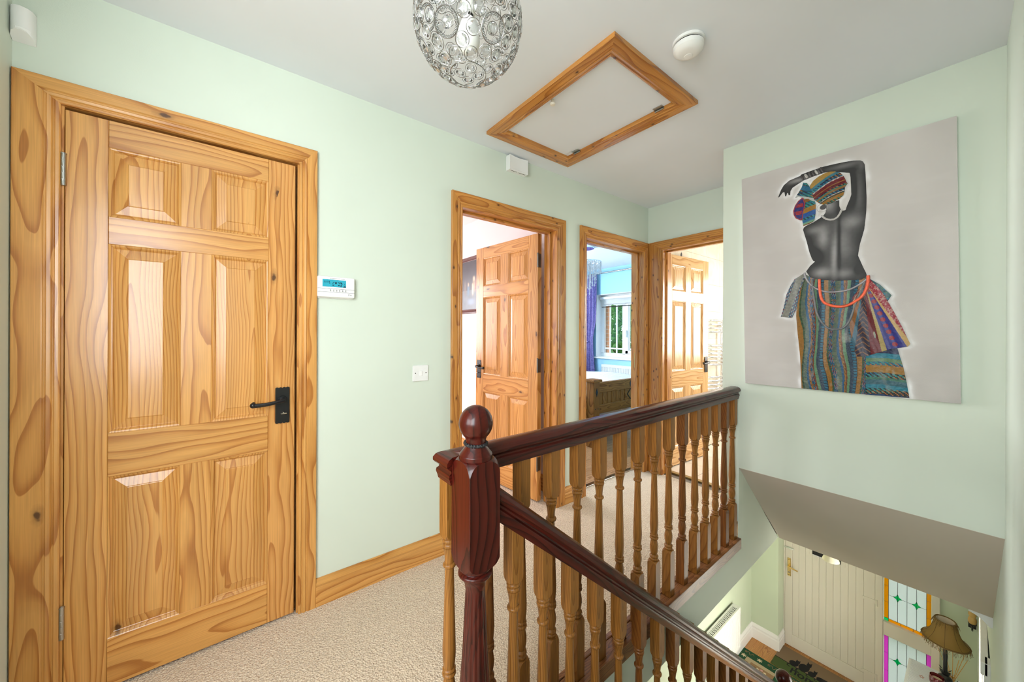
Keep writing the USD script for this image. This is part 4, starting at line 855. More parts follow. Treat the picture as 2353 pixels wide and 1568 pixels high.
def skirt(y, z, pg):
    u0 = np.interp(z, [.96, 1.16, 1.35, 1.57], [.576, .585, .600, .580]); u1 = np.interp(z, [.96, 1.16, 1.35, 1.57], [.318, .325, .318, .315])
    t = (u0-y)/(u0-u1); t = t+.030*np.sin(z*15+y*20)+.035*(nz2(y, z, 11, 8)-.5)
    c, k, f = bands(np.clip(t, 0, 2), SK_W, SK_C); c = c.copy(); i, j = np.floor(t*150).astype(int), np.floor(z*210).astype(int); hs = (i*7349+j*9151) % 97
    dk = KIND(k, DDOT); tn = np.array([srgb(40, 150, 170), srgb(196, 112, 44), srgb(18, 30, 44), srgb(16, 20, 34), srgb(36, 84, 160)])[hs % 5]; c[dk] = tn[dk]
    gd = KIND(k, GDOT) & (hs % 3 == 0); c[gd] = srgb(206, 136, 50)
    ds_ = KIND(k, GDASH) & (np.mod(z*150, 1) < .5); c[ds_] = srgb(24, 44, 36)
    sq_ = KIND(k, TEAL) & (np.mod(z*72, 1) < .25); c[sq_] = srgb(14, 26, 44)
    mt = KIND(k, GGREY) & (nz2(y, z, 110, 4) > .5); c[mt] = srgb(112, 124, 100)
    sd = KIND(k, SLATE) & (hs % 4 == 0); c[sd] = srgb(24, 40, 66)
    # the lower right breadth has its stripes lying across
    side = (y < .328) & (z < 1.185)
    t2 = (z-.95)/.24+.012*np.sin(y*40)
    c2, k2, f2 = bands(t2, [4, 5, 3, 4, 2, 4, 6, 3, 3, 4, 5], [PAL[0], PAL[4], PAL[5], PAL[9], PAL[3], PAL[4], PAL[2], PAL[1], PAL[6], PAL[5], PAL[8]]); c2 = dots(c2, y, z, k2, [1, 5, 7], 220, DOT, 5)
    c[side] = c2[side]
    w = np.clip(nz2(y*1.3, z*.5, 26, 11)*4-2.75, 0, 1); c = c*(1-w[:, None])+np.array(srgb(205, 205, 190))*w[:, None]*.9
    return c*(.62+.55*nz2(y, z, 120, 12))[:, None]
fold = lambda y, z: .0012*np.sin((y+.04*z)*95)+.0015*nz2(y, z, 40, 6)
patch(cv, "pasted_skirt", TR_skirt, skirt, .0016, .0030, "paint_varnish", fold, "pasted cloth skirt in blue, ochre and green stripes")
def sleeve(y, z, pg):
    c, k, f = bands((y-.60+.32*(z-1.3))*5.5, [3, 2, 4, 3], [srgb(80, 120, 140), srgb(150, 150, 140), srgb(90, 130, 150), srgb(120, 20, 40)]); c = dots(c, y, z, k, [0, 2], 260, [srgb(40, 80, 120), srgb(190, 190, 180), srgb(130, 50, 60)], 3)
    return c*(.6+.8*nz2(y, z, 160, 3))[:, None]
patch(cv, "pasted_sleeve", TR_sleeve, sleeve, .0018, .0036, "paint_varnish", fold)
def sash(y, z, pg):
    ay, az = .335, 1.505                                 # stripes fan out from the waist
    ang = np.arctan2(y-ay, az-z); u = (ang+.62)/1.10
    c, k, f = bands(np.clip(u, 0, .999), [5, 2, 7, 2, 4, 6, 2, 4, 2, 6], [srgb(168, 30, 52), srgb(214, 176, 110), srgb(40, 44, 140), srgb(190, 170, 110), srgb(112, 10, 22), srgb(46, 40, 62), srgb(60, 110, 130), srgb(150, 92, 24), srgb(206, 190, 130), srgb(126, 10, 24)])
    rr = np.hypot(y-ay, z-az)
    spot = (k == 2) & (np.hypot((f-.5)*.187*rr, (np.mod(rr, .030)-.015)*.85) < .0085); c = c.copy(); c[spot] = srgb(160, 20, 40)
    spot = (k == 0) & (nz2(y, z, 240, 5) > .55); c[spot] = srgb(205, 150, 140)
    spot = (k == 5) & (np.abs(np.abs(f-.5)*.030-np.mod(rr, .024)*.6) < .0016); c[spot] = srgb(150, 96, 50)
    wav = (k == 9) & (np.abs(f-.42-.10*np.sin(rr*260)) < .07); c[wav] = srgb(214, 196, 150)
    wht = np.clip(nz2(y, z, 70, 9)*4-3.05, 0, 1)[:, None]; c = c*(1-wht)+np.array(srgb(220, 205, 205))*wht
    return c*(.8+.4*nz2(y, z, 150, 2))[:, None]
patch(cv, "pasted_sash", TR_sash, sash, .0016, .0062, "paint_varnish", lambda y, z: .0012*np.sin(y*120-z*40), "red and blue pasted cloth sash")
patch(cv, "pasted_flap", TR_flap, lambda y, z, pg: dots(np.tile(np.array(srgb(60, 108, 112)), (len(y), 1)), y+z, z-y, np.zeros(len(y), int), [0], 90, [srgb(40, 130, 160), srgb(90, 130, 110), srgb(30, 70, 90), srgb(96, 110, 120)], 2), .002, .0040, "paint_varnish", fold)
def wrap(y, z, pg):
    u = (z-1.915)+.28*(y-.44)+3.0*(y-.435)**2
    c, k, f = bands(np.clip(u/.155, 0, .999), [10, 10, 4, 3, 8, 7, 3, 4, 9, 3, 12, 4, 8, 5, 9, 6], [srgb(40, 110, 84), srgb(170, 120, 44), srgb(30, 60, 56), srgb(230, 215, 200), srgb(20, 40, 50), srgb(150, 110, 50), srgb(60, 130, 116), srgb(30, 40, 60), srgb(112, 12, 26), srgb(160, 110, 40), srgb(118, 10, 24), srgb(232, 222, 210), srgb(30, 110, 140), srgb(24, 52, 70), srgb(60, 130, 150), srgb(190, 150, 70)])
    c = dots(c, y, z, k, [0, 4, 7, 12, 13], 230, DOT, 4); bead_ = np.isin(k, [3, 11]) & (np.mod(y*330, 1) < .3); c[bead_] = srgb(120, 40, 50)
    return c*(.75+.5*nz2(y, z, 150, 2))[:, None]
patch(cv, "pasted_headwrap", TR_wrap, wrap, .0014, .0030, "paint_varnish", fold, "striped cloth headwrap")
def bow(y, z, pg):
    c, k, f = bands((z-.5*(y-.55))*9, [3, 2, 3, 2, 4], [srgb(40, 112, 150), srgb(30, 60, 80), srgb(70, 140, 150), srgb(200, 205, 200), srgb(40, 96, 96)]); return dots(c, y, z, k, [1, 4], 220, DOT, 6)
patch(cv, "pasted_bow", TR_bow, bow, .0015, .0036, "paint_varnish", fold)
def tail1(y, z, pg):
    d = shapely.distance(pg.exterior, shapely.points(y, z)); c = np.tile(np.array(srgb(38, 36, 120)), (len(y), 1))
    sp = (np.mod(z*26, 1) < .5) & (np.abs(d-.016) < .008); c[sp] = srgb(170, 20, 40); c[d < .0045] = srgb(176, 60, 70); return c
patch(cv, "pasted_tail", TR_tail1, tail1, .0015, .0030, "paint_varnish", fold)
def tail2(y, z, pg):
    c, k, f = bands((z+.25*(y-.53)-1.80)*7.5, [3, 4, 2, 3, 2, 5, 5, 3], [srgb(40, 130, 100), srgb(150, 100, 44), srgb(120, 170, 140), srgb(40, 112, 160), srgb(30, 50, 70), srgb(40, 96, 170), srgb(172, 122, 40), srgb(36, 80, 60)]); return dots(c, y, z, k, [4, 7, 0], 220, DOT, 7)
patch(cv, "pasted_tail", TR_tail2, tail2, .0015, .0030, "paint_varnish", fold)
def ribbon(name, pts, w, c0_, lift, label=None):
    P = np.array(pts); t = np.linspace(0, 1, len(P)); tt = np.linspace(0, 1, 60)
    from scipy.interpolate import CubicSpline
    S = CubicSpline(t, P)(tt); pg = sg.LineString(S).buffer(w/2, cap_style=2)
    sq = sg.LineString(S)
    def fn(y, z, pg_):
        d = shapely.distance(sq, shapely.points(y, z))/(w/2); c = np.tile(np.array(c0_), (len(y), 1)); c = c*(1.25-.6*d+.5*(nz2(y, z, 120, 3)-.5))[:, None]; return c
    patch(cv, name, pg, fn, .0015, lift, "paint_varnish", lambda y, z: .0025*(1-np.clip(shapely.distance(sq, shapely.points(y, z))/(w/2), 0, 1)**2), label)
ribbon("pasted_ribbon", TR_grey1, .0085, srgb(150, 146, 150), .0055)
ribbon("pasted_ribbon", TR_grey2, .0095, srgb(104, 106, 108), .0060)
ribbon("pasted_ribbon", TR_orange, .0125, srgb(226, 96, 62), .0078, "orange ribbon hanging from the waist")
plain("bangle_dark", (.05, .045, .045), .4); plain("bangle_light", (.42, .40, .38), .35)
nk = []
P = np.array(TR_necklace)
for t in np.linspace(0, 1, 24):
    i = min(int(t*(len(P)-1)), len(P)-2); f = t*(len(P)-1)-i; q = P[i]*(1-f)+P[i+1]*f
    s = trimesh.creation.icosphere(1, .0062); s.apply_scale((.45, .8, .8)); s.apply_translation((CX-.002, q[0], q[1])); nk.append(s)
part(cv, "necklace", nk, "bangle_light", smooth=False, label="silvery bead necklace")
br = []
for (ya, za), (yb_, zb_) in zip(TR_bracelet[::2], TR_bracelet[1::2]): br.append(tube([(CX-.002, ya+(yb_-ya)*t, za+(zb_-za)*t) for t in np.linspace(0, 1, 6)], [.004, .0055, .006, .006, .0055, .004], 6))
for k, q in enumerate(br): part(cv, "bangle", q, "bangle_dark" if k % 3 != 1 else "bangle_light")
ey, ez_ = TR_earring[0]
part(cv, "earring", [tm(cyl((CX+.001, ey, ez_), (CX-.0025, ey, ez_), .0125, 24))], "bangle_dark")
tq = np.linspace(0, 2*PI, 31)[:-1]
part(cv, "earring", tube([(CX-.001, ey+.004+.021*math.cos(t), ez_-.002+.021*math.sin(t)) for t in tq], .0009, 6, True), "bangle_light")

# ------------------------------------------------------------------ outside
plain("lawn", (.10, .20, .05), .9, .6, 8); struct("ground", mbox(-30, 60, -30, 60, ZG-.25, ZG-.06), "lawn", smooth=False)
mat("leaf", {"o": ("geometry", {}), "r": ("rgb_ramp", {"ramp": [(0, (.10, .28, .08)), (.5, (.30, .52, .16)), (1, (.58, .68, .30))]}), "d": ("principled_bsdf", {"roughness": .5}), "t": ("translucent_bsdf", {}), "m": ("mix_closure", {"fac": .35})},
    [("o.random_per_island", "r.fac"), ("r.color", "d.base_color"), ("r.color", "t.color"), ("d.BSDF", "m.closure1"), ("t.BSDF", "m.closure2")], surface="m.closure")
plain("bark", (.10, .07, .045), .9, .5, 30)
def tree(label, x, y, h, r, seed, n=9000):
    t = thing("tree", label, "tree", (x, y, ZG-.06), group=None)
    part(t, "trunk", cyl((x, y, ZG-.08), (x+.1, y, ZG+h*.6), .16, 10, .08), "bark")
    g = np.random.default_rng(seed); d = g.normal(size=(n, 3)); d /= np.linalg.norm(d, axis=1)[:, None]; rad = r*(.55+.45*g.random(n)**.5)
    lump = .8+.5*meshkit.noise(d*2.2+seed, seed); P = d*(rad*lump)[:, None]*[1, 1, (h*.62)/(2*r)*1.3]+[x, y, ZG+h*.58]
    a = g.normal(size=(n, 3)); a /= np.linalg.norm(a, axis=1)[:, None]; b = np.cross(a, g.normal(size=(n, 3))); b /= np.linalg.norm(b, axis=1)[:, None]; s = (.07+.07*g.random(n))[:, None]
    V = np.stack([P-a*s, P+b*s*.45, P+a*s, P-b*s*.45], 1).reshape(-1, 3); k = np.arange(n)*4
    part(t, "foliage", trimesh.Trimesh(V, np.vstack([np.stack([k, k+1, k+2], 1), np.stack([k, k+2, k+3], 1)]), process=False), "leaf", smooth=False)
tree("leafy green tree outside the blue bedroom window, seen through the left pane", 11.0, 8.2, 5.6, 1.9, 3)
tree("leafy green tree outside the blue bedroom window, seen through the right pane", 10.4, 4.6, 5.4, 1.7, 5)
tree("tall green tree standing farther off behind the two others beyond the bedroom window", 15.5, 10.3, 7.5, 3.0, 8, 9000)

# ------------------------------------------------------------------ blue bedroom
XG = 5.376
mat("pane_glass", {"f": ("fresnel", {"IOR": 1.35}), "t": ("transparent_bsdf", {}), "g": ("glossy_bsdf", {"roughness": .02}), "m": ("mix_closure", {})}, [("f.fac", "m.fac"), ("t.BSDF", "m.closure1"), ("g.BSDF", "m.closure2")], surface="m.closure")
wpath = numbered("/World", "window_2"); UsdGeom.Xform.Define(stage, wpath); LOC[wpath] = np.zeros(3); tag(wpath, "white bedroom window with slim glazing bars and a view of trees", None, None, "structure")
def bar(nm, y0, y1, z0, z1, d=.06, x=XG): return part(wpath, nm, rbox(x, x+d, y0, y1, z0, z1, .004, 1), "white_gloss", smooth=False)
bar("frame_rail", 2.552, 4.260, .822, .895); bar("frame_rail", 2.552, 4.260, 1.875, 1.940)
for y0, y1 in ((4.190, 4.260), (2.552, 2.62), (3.735, 3.800)): bar("frame_stile", y0, y1, .88, 1.90)
for y0, y1 in ((3.675, 3.730), (2.625, 2.68)): bar("casement_stile", y0, y1, .90, 1.87, .07, XG-.012)
bar("casement_rail", 2.625, 3.730, .90, .95, .07, XG-.012); bar("casement_rail", 2.625, 3.730, 1.82, 1.87, .07, XG-.012)
for y in (4.075, 3.935): bar("glazing_bar", y-.014, y+.014, .89, 1.88, .02, XG+.02)
bar("glazing_bar", 3.80, 4.19, .962, .990, .018, XG+.021)
for y in (3.51, 3.27, 3.0): bar("glazing_bar", y-.014, y+.014, .95, 1.83, .02, XG+.02)
bar("glazing_bar", 2.68, 3.675, .962, .990, .018, XG+.021)
for y0, y1 in ((3.80, 4.19), (2.68, 3.675)): part(wpath, "pane", mbox(XG+.026, XG+.032, y0, y1, .895, 1.875), "pane_glass", smooth=False)
part(wpath, "handle", rbox(XG-.05, XG-.012, 3.69, 3.712, 1.18, 1.30, .006, 2), "white_gloss")
struct("trim_sill", rbox(XW-.035, XG+.01, 2.50, 4.30, .795, .822, .008, 2), "white_gloss", "white window sill under the bedroom window", smooth=25)
brick_ = plain("brick_red", (.55, .27, .14), .85, .6, 120)
rb = random.Random(2)
pier = thing("brick_reveal", "orange brick reveal of the outside wall at the left of the bedroom window", "brickwork", (5.5, 4.25, .8))
part(pier, "mortar", mbox(5.445, 5.52, 4.165, 4.26, .80, 1.94), "soffit_white", smooth=False)
for k in range(15):
    z = .805+k*.075
    part(pier, "brick", rbox(5.442+rb.uniform(-.002, .002), 5.522, 4.158+rb.uniform(-.002, .002), 4.262, z, z+.065, .003, 1), "brick_red", smooth=False)
bl = thing("roller_blind", "white roller blind half drawn at the top of the blue bedroom window", "blind", (XW+.1, 3.4, 1.88))
mat("blind_cloth", {"d": ("diffuse_bsdf", {"color": (.85, .86, .86)}), "t": ("translucent_bsdf", {"color": (.8, .82, .82)}), "m": ("mix_closure", {"fac": .5})}, [("d.BSDF", "m.closure1"), ("t.BSDF", "m.closure2")], surface="m.closure")
part(bl, "roller", cyl((5.315, 2.60, 1.882), (5.315, 4.225, 1.882), .026, 20), "white_gloss")
part(bl, "cloth", rbox(5.330, 5.332, 2.62, 4.205, 1.762, 1.885, .0008, 1), "blind_cloth", smooth=False)
yy = np.linspace(2.62, 4.205, 70); edge = [(y, 1.765-.030*abs(math.sin((y-2.62)*PI/.27))**.6) for y in yy]
part(bl, "scalloped_hem", prism([(2.62, 1.766)]+edge+[(4.205, 1.766)], .002, (5.330, 0, 0), (0, 1, 0), (0, 0, 1)), "blind_cloth", smooth=False)
part(bl, "hem_bar", cyl((5.331, 2.62, 1.722), (5.331, 4.205, 1.722), .0065, 8), "dark_gap", label="dark bar along the blind's lower edge")
cr = thing("curtain_rail", "thin grey curtain pole across the top of the blue bedroom window wall", "curtain pole", (5.13, 3.6, 2.30))
part(cr, "pole", cyl((5.12, 2.3, 2.300), (5.12, 4.70, 2.300), .0125, 14), "steel")
for y in (4.70, 2.32):
    s = trimesh.creation.icosphere(2, .028); s.apply_translation((5.12, y, 2.30)); part(cr, "finial", s, "steel", smooth=60)
for y in (4.60, 3.4): part(cr, "bracket", cyl((5.12, y, 2.300), (XW, y, 2.300), .008, 10)+cyl((XW-.006, y, 2.30), (XW, y, 2.30), .025, 16), "steel")
mat("curtain_purple", {"g": ("geometry", {}), "m": ("mapping", {"scale": (0, 9.0, 5.0)}), "v": ("voronoi_texture", {"scale": 1.6, "feature": "distance_to_edge", "randomness": .35}), "n": ("noise_texture", {"scale": 22.0, "detail": 3.0}),
    "a": ("math", {"math_type": "multiply_add", "value2": .30}), "r": ("rgb_ramp", {"ramp": [(.12, (.10, .075, .27)), (.22, (.24, .19, .47)), (.30, (.12, .09, .30)), (.42, (.27, .22, .50)), (.55, (.15, .115, .36))]}), "p": ("principled_bsdf", {"roughness": .4, "sheen_weight": .3})},
    [("g.position", "m.vector"), ("m.vector", "v.vector"), ("g.position", "n.vector"), ("n.fac", "a.value1"), ("v.distance", "a.value3"), ("a.value", "r.fac"), ("r.color", "p.base_color")])
cu = thing("curtain", "purple damask curtain tied back at the left of the blue bedroom window", "curtain", (5.12, 4.45, 2.29))
zz_ = np.concatenate([np.linspace(2.29, 1.25, 30), np.linspace(1.22, .12, 34)]); uu = np.linspace(0, 1, 60)
V = []
for z in zz_:
    g = math.exp(-((z-1.10)/.26)**2) if z > 1.10 else math.exp(-((z-1.10)/.65)**2)
    yr = 4.178+.070*g; yl = 4.66-.10*g
    for q in uu: V.append((5.125+(.035-.018*g)*math.sin(q*2*PI*6+.6)+.01*math.sin(q*31+z*3), yr+(yl-yr)*q, z))
nu = len(uu); F = []
for i in range(len(zz_)-1):
    for j in range(nu-1): F += [(i*nu+j, i*nu+j+1, (i+1)*nu+j+1), (i*nu+j, (i+1)*nu+j+1, (i+1)*nu+j)]
V = np.array(V); n = len(V); V2 = V+[.006, 0, 0]; F = np.array(F)
rim = [i*nu for i in range(len(zz_))]
part(cu, "drape", trimesh.Trimesh(np.vstack([V, V2]), np.vstack([F, F[:, ::-1]+n]), process=False), "curtain_purple", smooth=True)
part(cu, "tie_back", tube([(5.17+.0*t, 4.335+.0*t, 1.10), (5.085, 4.33, 1.095), (5.068, 4.45, 1.085), (5.085, 4.60, 1.10), (5.18, 4.63, 1.12)], .011, 8), "curtain_purple")
def radiator(name, label, x0, x1, y0, y1, z0, z1, axis='y'):
    """Panel radiator: ribbed front, flat sides, top grille; front faces -y (axis x) or -x (axis y)."""
    t = thing(name, label, "radiator", ((x0+x1)/2, (y0+y1)/2, z0))
    flip = axis == 'y'
    L0, L1, D0, D1 = (x0, x1, y0, y1) if not flip else (y0, y1, x0, x1)
    P = []
    nrib = max(6, int((L1-L0)/.032))
    prof = [(L0+.004, D0+.012)]
    for k in range(nrib):
        a = L0+.01+(L1-L0-.02)*k/nrib; w = (L1-L0-.02)/nrib
        prof += [(a+w*.08, D0+.010), (a+w*.25, D0+.002), (a+w*.75, D0+.002), (a+w*.92, D0+.010)]
    prof += [(L1-.004, D0+.012), (L1-.004, D0+.022), (L0+.004, D0+.022)]
    def pl(poly, z, h):
        m = prism(poly, h, (0, 0, z))
        if flip: v = m.vertices.copy(); m.vertices = v[:, [1, 0, 2]]; m.invert()
        return m
    def bx(a, b, c, d, e, f, r=.002): return rbox(a, b, c, d, e, f, r, 1) if not flip else rbox(c, d, a, b, e, f, r, 1)
    part(t, "front_panel", pl(prof, z0+.03, z1-z0-.075), "white_gloss", smooth=20)
    part(t, "back_panel", bx(L0+.004, L1-.004, D1-.022, D1-.012, z0+.01, z1-.03), "white_gloss", smooth=False)
    part(t, "side_panel", bx(L0, L0+.004, D0, D1-.006, z0, z1, .001), "white_gloss", smooth=False); part(t, "side_panel", bx(L1-.004, L1, D0, D1-.006, z0, z1, .001), "white_gloss", smooth=False)
    part(t, "front_rail", bx(L0, L1, D0, D0+.014, z1-.045, z1), "white_gloss", smooth=False); part(t, "bottom_rail", bx(L0, L1, D0, D0+.012, z0, z0+.03), "white_gloss", smooth=False)
    w = (D1-.006-D0)
    gr = bx(L0+.004, L1-.004, D0+.012, D1-.008, z1-.006, z1-.001, .0005)
    for k in range(int((L1-L0-.05)/.040)):
        a = L0+.03+k*.040
        for q in range(4):
            c = D0+.020+q*(w-.036)/4
            gr -= (mbox(a, a+.033, c, c+(w-.036)/4*.6, z1-.02, z1+.02) if not flip else mbox(c, c+(w-.036)/4*.6, a, a+.033, z1-.02, z1+.02))
    part(t, "top_grille", gr, "white_gloss", smooth=False)
    part(t, "inside", bx(L0+.01, L1-.01, D0+.024, D1-.024, z0+.05, z1-.04), "dark_gap", smooth=False)
    return t
rd = radiator("bedroom_radiator", "white ribbed radiator under the blue bedroom window", 5.13, XW, 2.75, 4.055, .16, .705, 'y')
# bed
bed = thing("bed", "rustic dark pine bed with planked footboard in the blue bedroom", "bed", (3.85, 3.6, 0))
BX0, BX1, BY = 3.105, 4.56, 2.56
for x0 in (BX0, BX1-.105):
    pp = part(bed, "post", rbox(x0, x0+.105, BY-.005, BY+.10, 0, .715, .004, 1), "bed_wood", smooth=False, along='z')
    part(pp, "post_cap", rbox(x0-.02, x0+.125, BY-.025, BY+.12, .713, .742, .006, 2), "bed_wood", along='x')
    for z in (.60,):
        d = prism([(0, .05), (.016, 0), (0, -.05), (-.016, 0)], .004, (x0+.0525, BY-.004, z), (1, 0, 0), (0, 0, 1)); part(pp, "iron_diamond", d, "black_iron", smooth=False)
    for z in (.42, .33, .17):
        for dx in (.03, .075): part(pp, "nail", lathe([(0, 0), (.006, .0005), (.004, .004), (0, .005)], 10).rotate([90, 0, 0]).translate([x0+dx, BY-.005, z]), "black_iron")
fb = part(bed, "footboard_rail", rbox(BX0+.105, BX1-.105, BY+.02, BY+.07, .585, .700, .004, 1), "bed_wood", smooth=False, along='x')
part(fb, "iron_diamond", prism([(0, .04), (.014, 0), (0, -.04), (-.014, 0)], .004, (3.815, BY+.021, .645), (1, 0, 0), (0, 0, 1)), "black_iron", smooth=False)
part(bed, "footboard_rail", rbox(BX0+.105, BX1-.105, BY+.02, BY+.07, .355, .452, .004, 1), "bed_wood", smooth=False, along='x')
for k in range(6):
    a = BX0+.125+k*.082; part(bed, "plank", rbox(a, a+.076, BY+.032, BY+.055, .44, .60, .003, 1), "bed_wood", smooth=False, along='z')
    a = BX1-.125-.076-k*.082; part(bed, "plank", rbox(a, a+.076, BY+.032, BY+.055, .44, .60, .003, 1), "bed_wood", smooth=False, along='z')
part(bed, "plank", rbox(BX0+.62, BX1-.62, BY+.030, BY+.056, .44, .60, .003, 1), "bed_wood", smooth=False, along='x')
dm = [(0, .070), (.070, 0), (0, -.070), (-.070, 0)]
part(bed, "carved_diamond", prism(sg.Polygon(dm).difference(sg.Polygon(dm).buffer(-.008)), .006, (3.8325, BY+.031, .520), (1, 0, 0), (0, 0, 1)), "black_iron", smooth=False)
part(bed, "side_rail", rbox(BX0+.03, BX0+.06, BY+.08, 4.65, .24, .40, .003, 1), "bed_wood", smooth=False, along='y'); part(bed, "side_rail", rbox(BX1-.06, BX1-.03, BY+.08, 4.65, .24, .40, .003, 1), "bed_wood", smooth=False, along='y')
part(bed, "headboard", rbox(BX0, BX1, 4.64, 4.70, 0, 1.05, .006, 1), "bed_wood", smooth=False, along='x')
part(bed, "mattress", rbox(BX0+.065, BX1-.065, BY+.085, 4.62, .33, .56, .04, 4), "white_paint", smooth=40)
mat("quilt_white", {"g": ("geometry", {}), "v": ("wave_texture", {"scale": 7.0, "distortion": 5.0, "detail": 1.0, "bands_direction": "y"}), "b": ("bump", {"strength": .5, "distance": .02}), "p": ("principled_bsdf", {"base_color": (.82, .83, .86), "roughness": .8})},
    [("g.position", "v.vector"), ("v.fac", "b.height"), ("b.normal", "p.normal")])
qx = np.linspace(BX0-.13, BX1+.12, 60); qy = np.linspace(BY+.10, 4.35, 60); V = []
for y in qy:
    for x in qx:
        o = max(0, (BX0+.02)-x, x-(BX1-.02)); xx = x if o == 0 else (BX0+.02-.06*(1-math.exp(-o/.05)) if x < BX0+1 else BX1-.02+.06*(1-math.exp(-o/.05)))
        z = .640+.022*math.sin(y*5.2)*math.sin(x*4)+.02*float(meshkit.noise(np.array([x*3, y*3, .5])))-2.2*o-(.03 if y < BY+.14 else 0)
        V.append((xx, y, z))
V = np.array(V); F = []
for i in range(59):
    for j in range(59): F += [(i*60+j, i*60+j+1, (i+1)*60+j+1), (i*60+j, (i+1)*60+j+1, (i+1)*60+j)]
n = len(V); F = np.array(F)
quilt = single("quilt", "white quilted cover spread over the bed in the blue bedroom", "bedspread", trimesh.Trimesh(np.vstack([V, V-[0, 0, .03]]), np.vstack([F, F[:, ::-1]+n]), process=False), "quilt_white", smooth=True)
# bedroom floor: laminate boards running away from the landing
bf = struct("floor_blue_room", mbox(2.07, XW, YA+.115, 5.0, -.05, -.010), "dark_gap", smooth=False)
rp_ = random.Random(9); y = YA+.118; row = 0
while y < 4.99:
    y1 = min(y+.190, 5.0); x = 2.076-rp_.uniform(0, 1.0)
    while x < XW:
        a, b = max(x, 2.076), min(x+1.2, XW)
        if b-a > .05: part("/World/floor_blue_room", "plank", rbox(a+.0006, b-.0006, y+.0006, y1-.0006, -.0095, .0, .0015, 1), "laminate", smooth=False, along='x')
        x += 1.2
    y = y1; row += 1
part("/World/floor_blue_room", "threshold_strip", rbox(2.162, 2.938, YA+.085, YA+.122, -.001, .006, .002, 2), "chrome", smooth=25, label="silver threshold strip")
# chandelier
cd = thing("bedroom_chandelier", "drum chandelier of hanging crystal strings in the blue bedroom", "chandelier", (3.715, 3.2, H))
CXc, CYc = 3.715, 3.2
part(cd, "ceiling_plate", lathe([(0, H-.03), (.11, H-.028), (.115, H-.02), (.115, H)], 40, CXc, CYc), "chrome")
part(cd, "stem", cyl((CXc, CYc, 2.19), (CXc, CYc, H-.02), .006, 10), "chrome")
for R in (.20, .135, .07): part(cd, "ring", tube([(CXc+R*math.cos(t), CYc+R*math.sin(t), 2.19) for t in np.linspace(0, 2*PI, 49)[:-1]], .005, 8, True), "chrome")
for k in range(3):
    t = k*2*PI/3; part(cd, "arm", cyl((CXc, CYc, 2.195), (CXc+.2*math.cos(t), CYc+.2*math.sin(t), 2.19), .004, 8), "chrome")
gb = trimesh.creation.icosphere(0, 1.0)
for R, cnt, ln in ((.20, 34, .12), (.135, 22, .24), (.07, 12, .32)):
    for k in range(cnt):
        t = 2*PI*k/cnt; L_ = ln*(1+.25*math.sin(3*t)); bs = []
        for z in np.arange(2.180, 2.180-L_, -.018):
            s = gb.copy(); s.apply_scale((.0068, .0068, .0088)); s.apply_translation((CXc+R*math.cos(t), CYc+R*math.sin(t), z)); bs.append(s)
        s = gb.copy(); s.apply_scale((.010, .010, .018)); s.apply_translation((CXc+R*math.cos(t), CYc+R*math.sin(t), 2.180-L_-.012)); bs.append(s)
        part(cd, "crystal_string", bs, "crystal", smooth=False)

# ------------------------------------------------------------------ pink room
pf_ = thing("framed_picture", "dark red carved picture frame with a dim figure print on the pink room wall", "picture", (1.97, 3.28, 1.73))
PY0, PY1, PZ0, PZ1 = 3.005, 3.48, 1.45, 2.035
plain("frame_red", (.10, .018, .012), .3, .6, 160); mat("paint_glossy", {"a": ("attribute", {"attribute": "paint"}), "p": ("principled_bsdf", {"roughness": .35})}, [("a.color", "p.base_color")])
FP = [(0, 0), (0, .010), (.004, .012), (.010, .010), (.018, .016), (.030, .024), (.038, .024), (.042, .016), (.042, 0)]
iy0, iy1, iz0, iz1 = PY0+.042, PY1-.042, PZ0+.042, PZ1-.042
for p0, p1, o in (((iy0, iz0), (iy1, iz0), (0, 0, -1)), ((iy1, iz0), (iy1, iz1), (0, 1, 0)), ((iy1, iz1), (iy0, iz1), (0, 0, 1)), ((iy0, iz1), (iy0, iz0), (0, -1, 0))):
    part(pf_, "frame_side", mitred(FP, (1.9685, *p0), (1.9685, *p1), o, (-1, 0, 0), 1, 1), "frame_red", smooth=False)
ny_, nz_ = 90, 120; Yg, Zg = np.meshgrid(np.linspace(iy0, iy1, ny_), np.linspace(iz0, iz1, nz_), indexing="ij"); a_, b_ = ((Yg-iy0)/(iy1-iy0)).ravel(), ((Zg-iz0)/(iz1-iz0)).ravel()
cc = np.array(srgb(62, 54, 60))*(.7+.5*nz2(a_, b_, 5, 2))[:, None]; cc = np.where((b_ < .40)[:, None], np.array(srgb(92, 98, 106))*(.7+.6*nz2(a_, b_, 9, 3))[:, None], cc)
for ca, cb, sa_, sb_, col_ in ((.30, .62, .05, .05, (214, 190, 160)), (.29, .48, .075, .12, (170, 150, 120)), (.20, .50, .03, .13, (150, 60, 56)), (.36, .40, .04, .10, (216, 200, 170)), (.37, .50, .025, .03, (206, 170, 140)), (.58, .40, .05, .11, (70, 110, 140)), (.58, .52, .03, .035, (206, 170, 140)), (.45, .16, .16, .06, (120, 140, 170)), (.75, .45, .05, .14, (110, 90, 80))):
    m_ = np.exp(-((np.abs(a_-ca)/sa_)**3+(np.abs(b_-cb)/sb_)**3))[:, None]*.85; cc = cc*(1-m_)+np.array(srgb(*col_))*m_
F = []
for i in range(ny_-1):
    for j in range(nz_-1): k = i*nz_+j; F += [(k, k+1, k+nz_+1), (k, k+nz_+1, k+nz_)]
part(pf_, "print", trimesh.Trimesh(np.stack([np.full(Yg.size, 1.960), Yg.ravel(), Zg.ravel()], 1), np.array(F), process=False), "paint_glossy", smooth=False, col=cc)
part(pf_, "backing", mbox(1.961, 1.9695, PY0+.005, PY1-.005, PZ0+.005, PZ1-.005), "dark_gap", smooth=False)

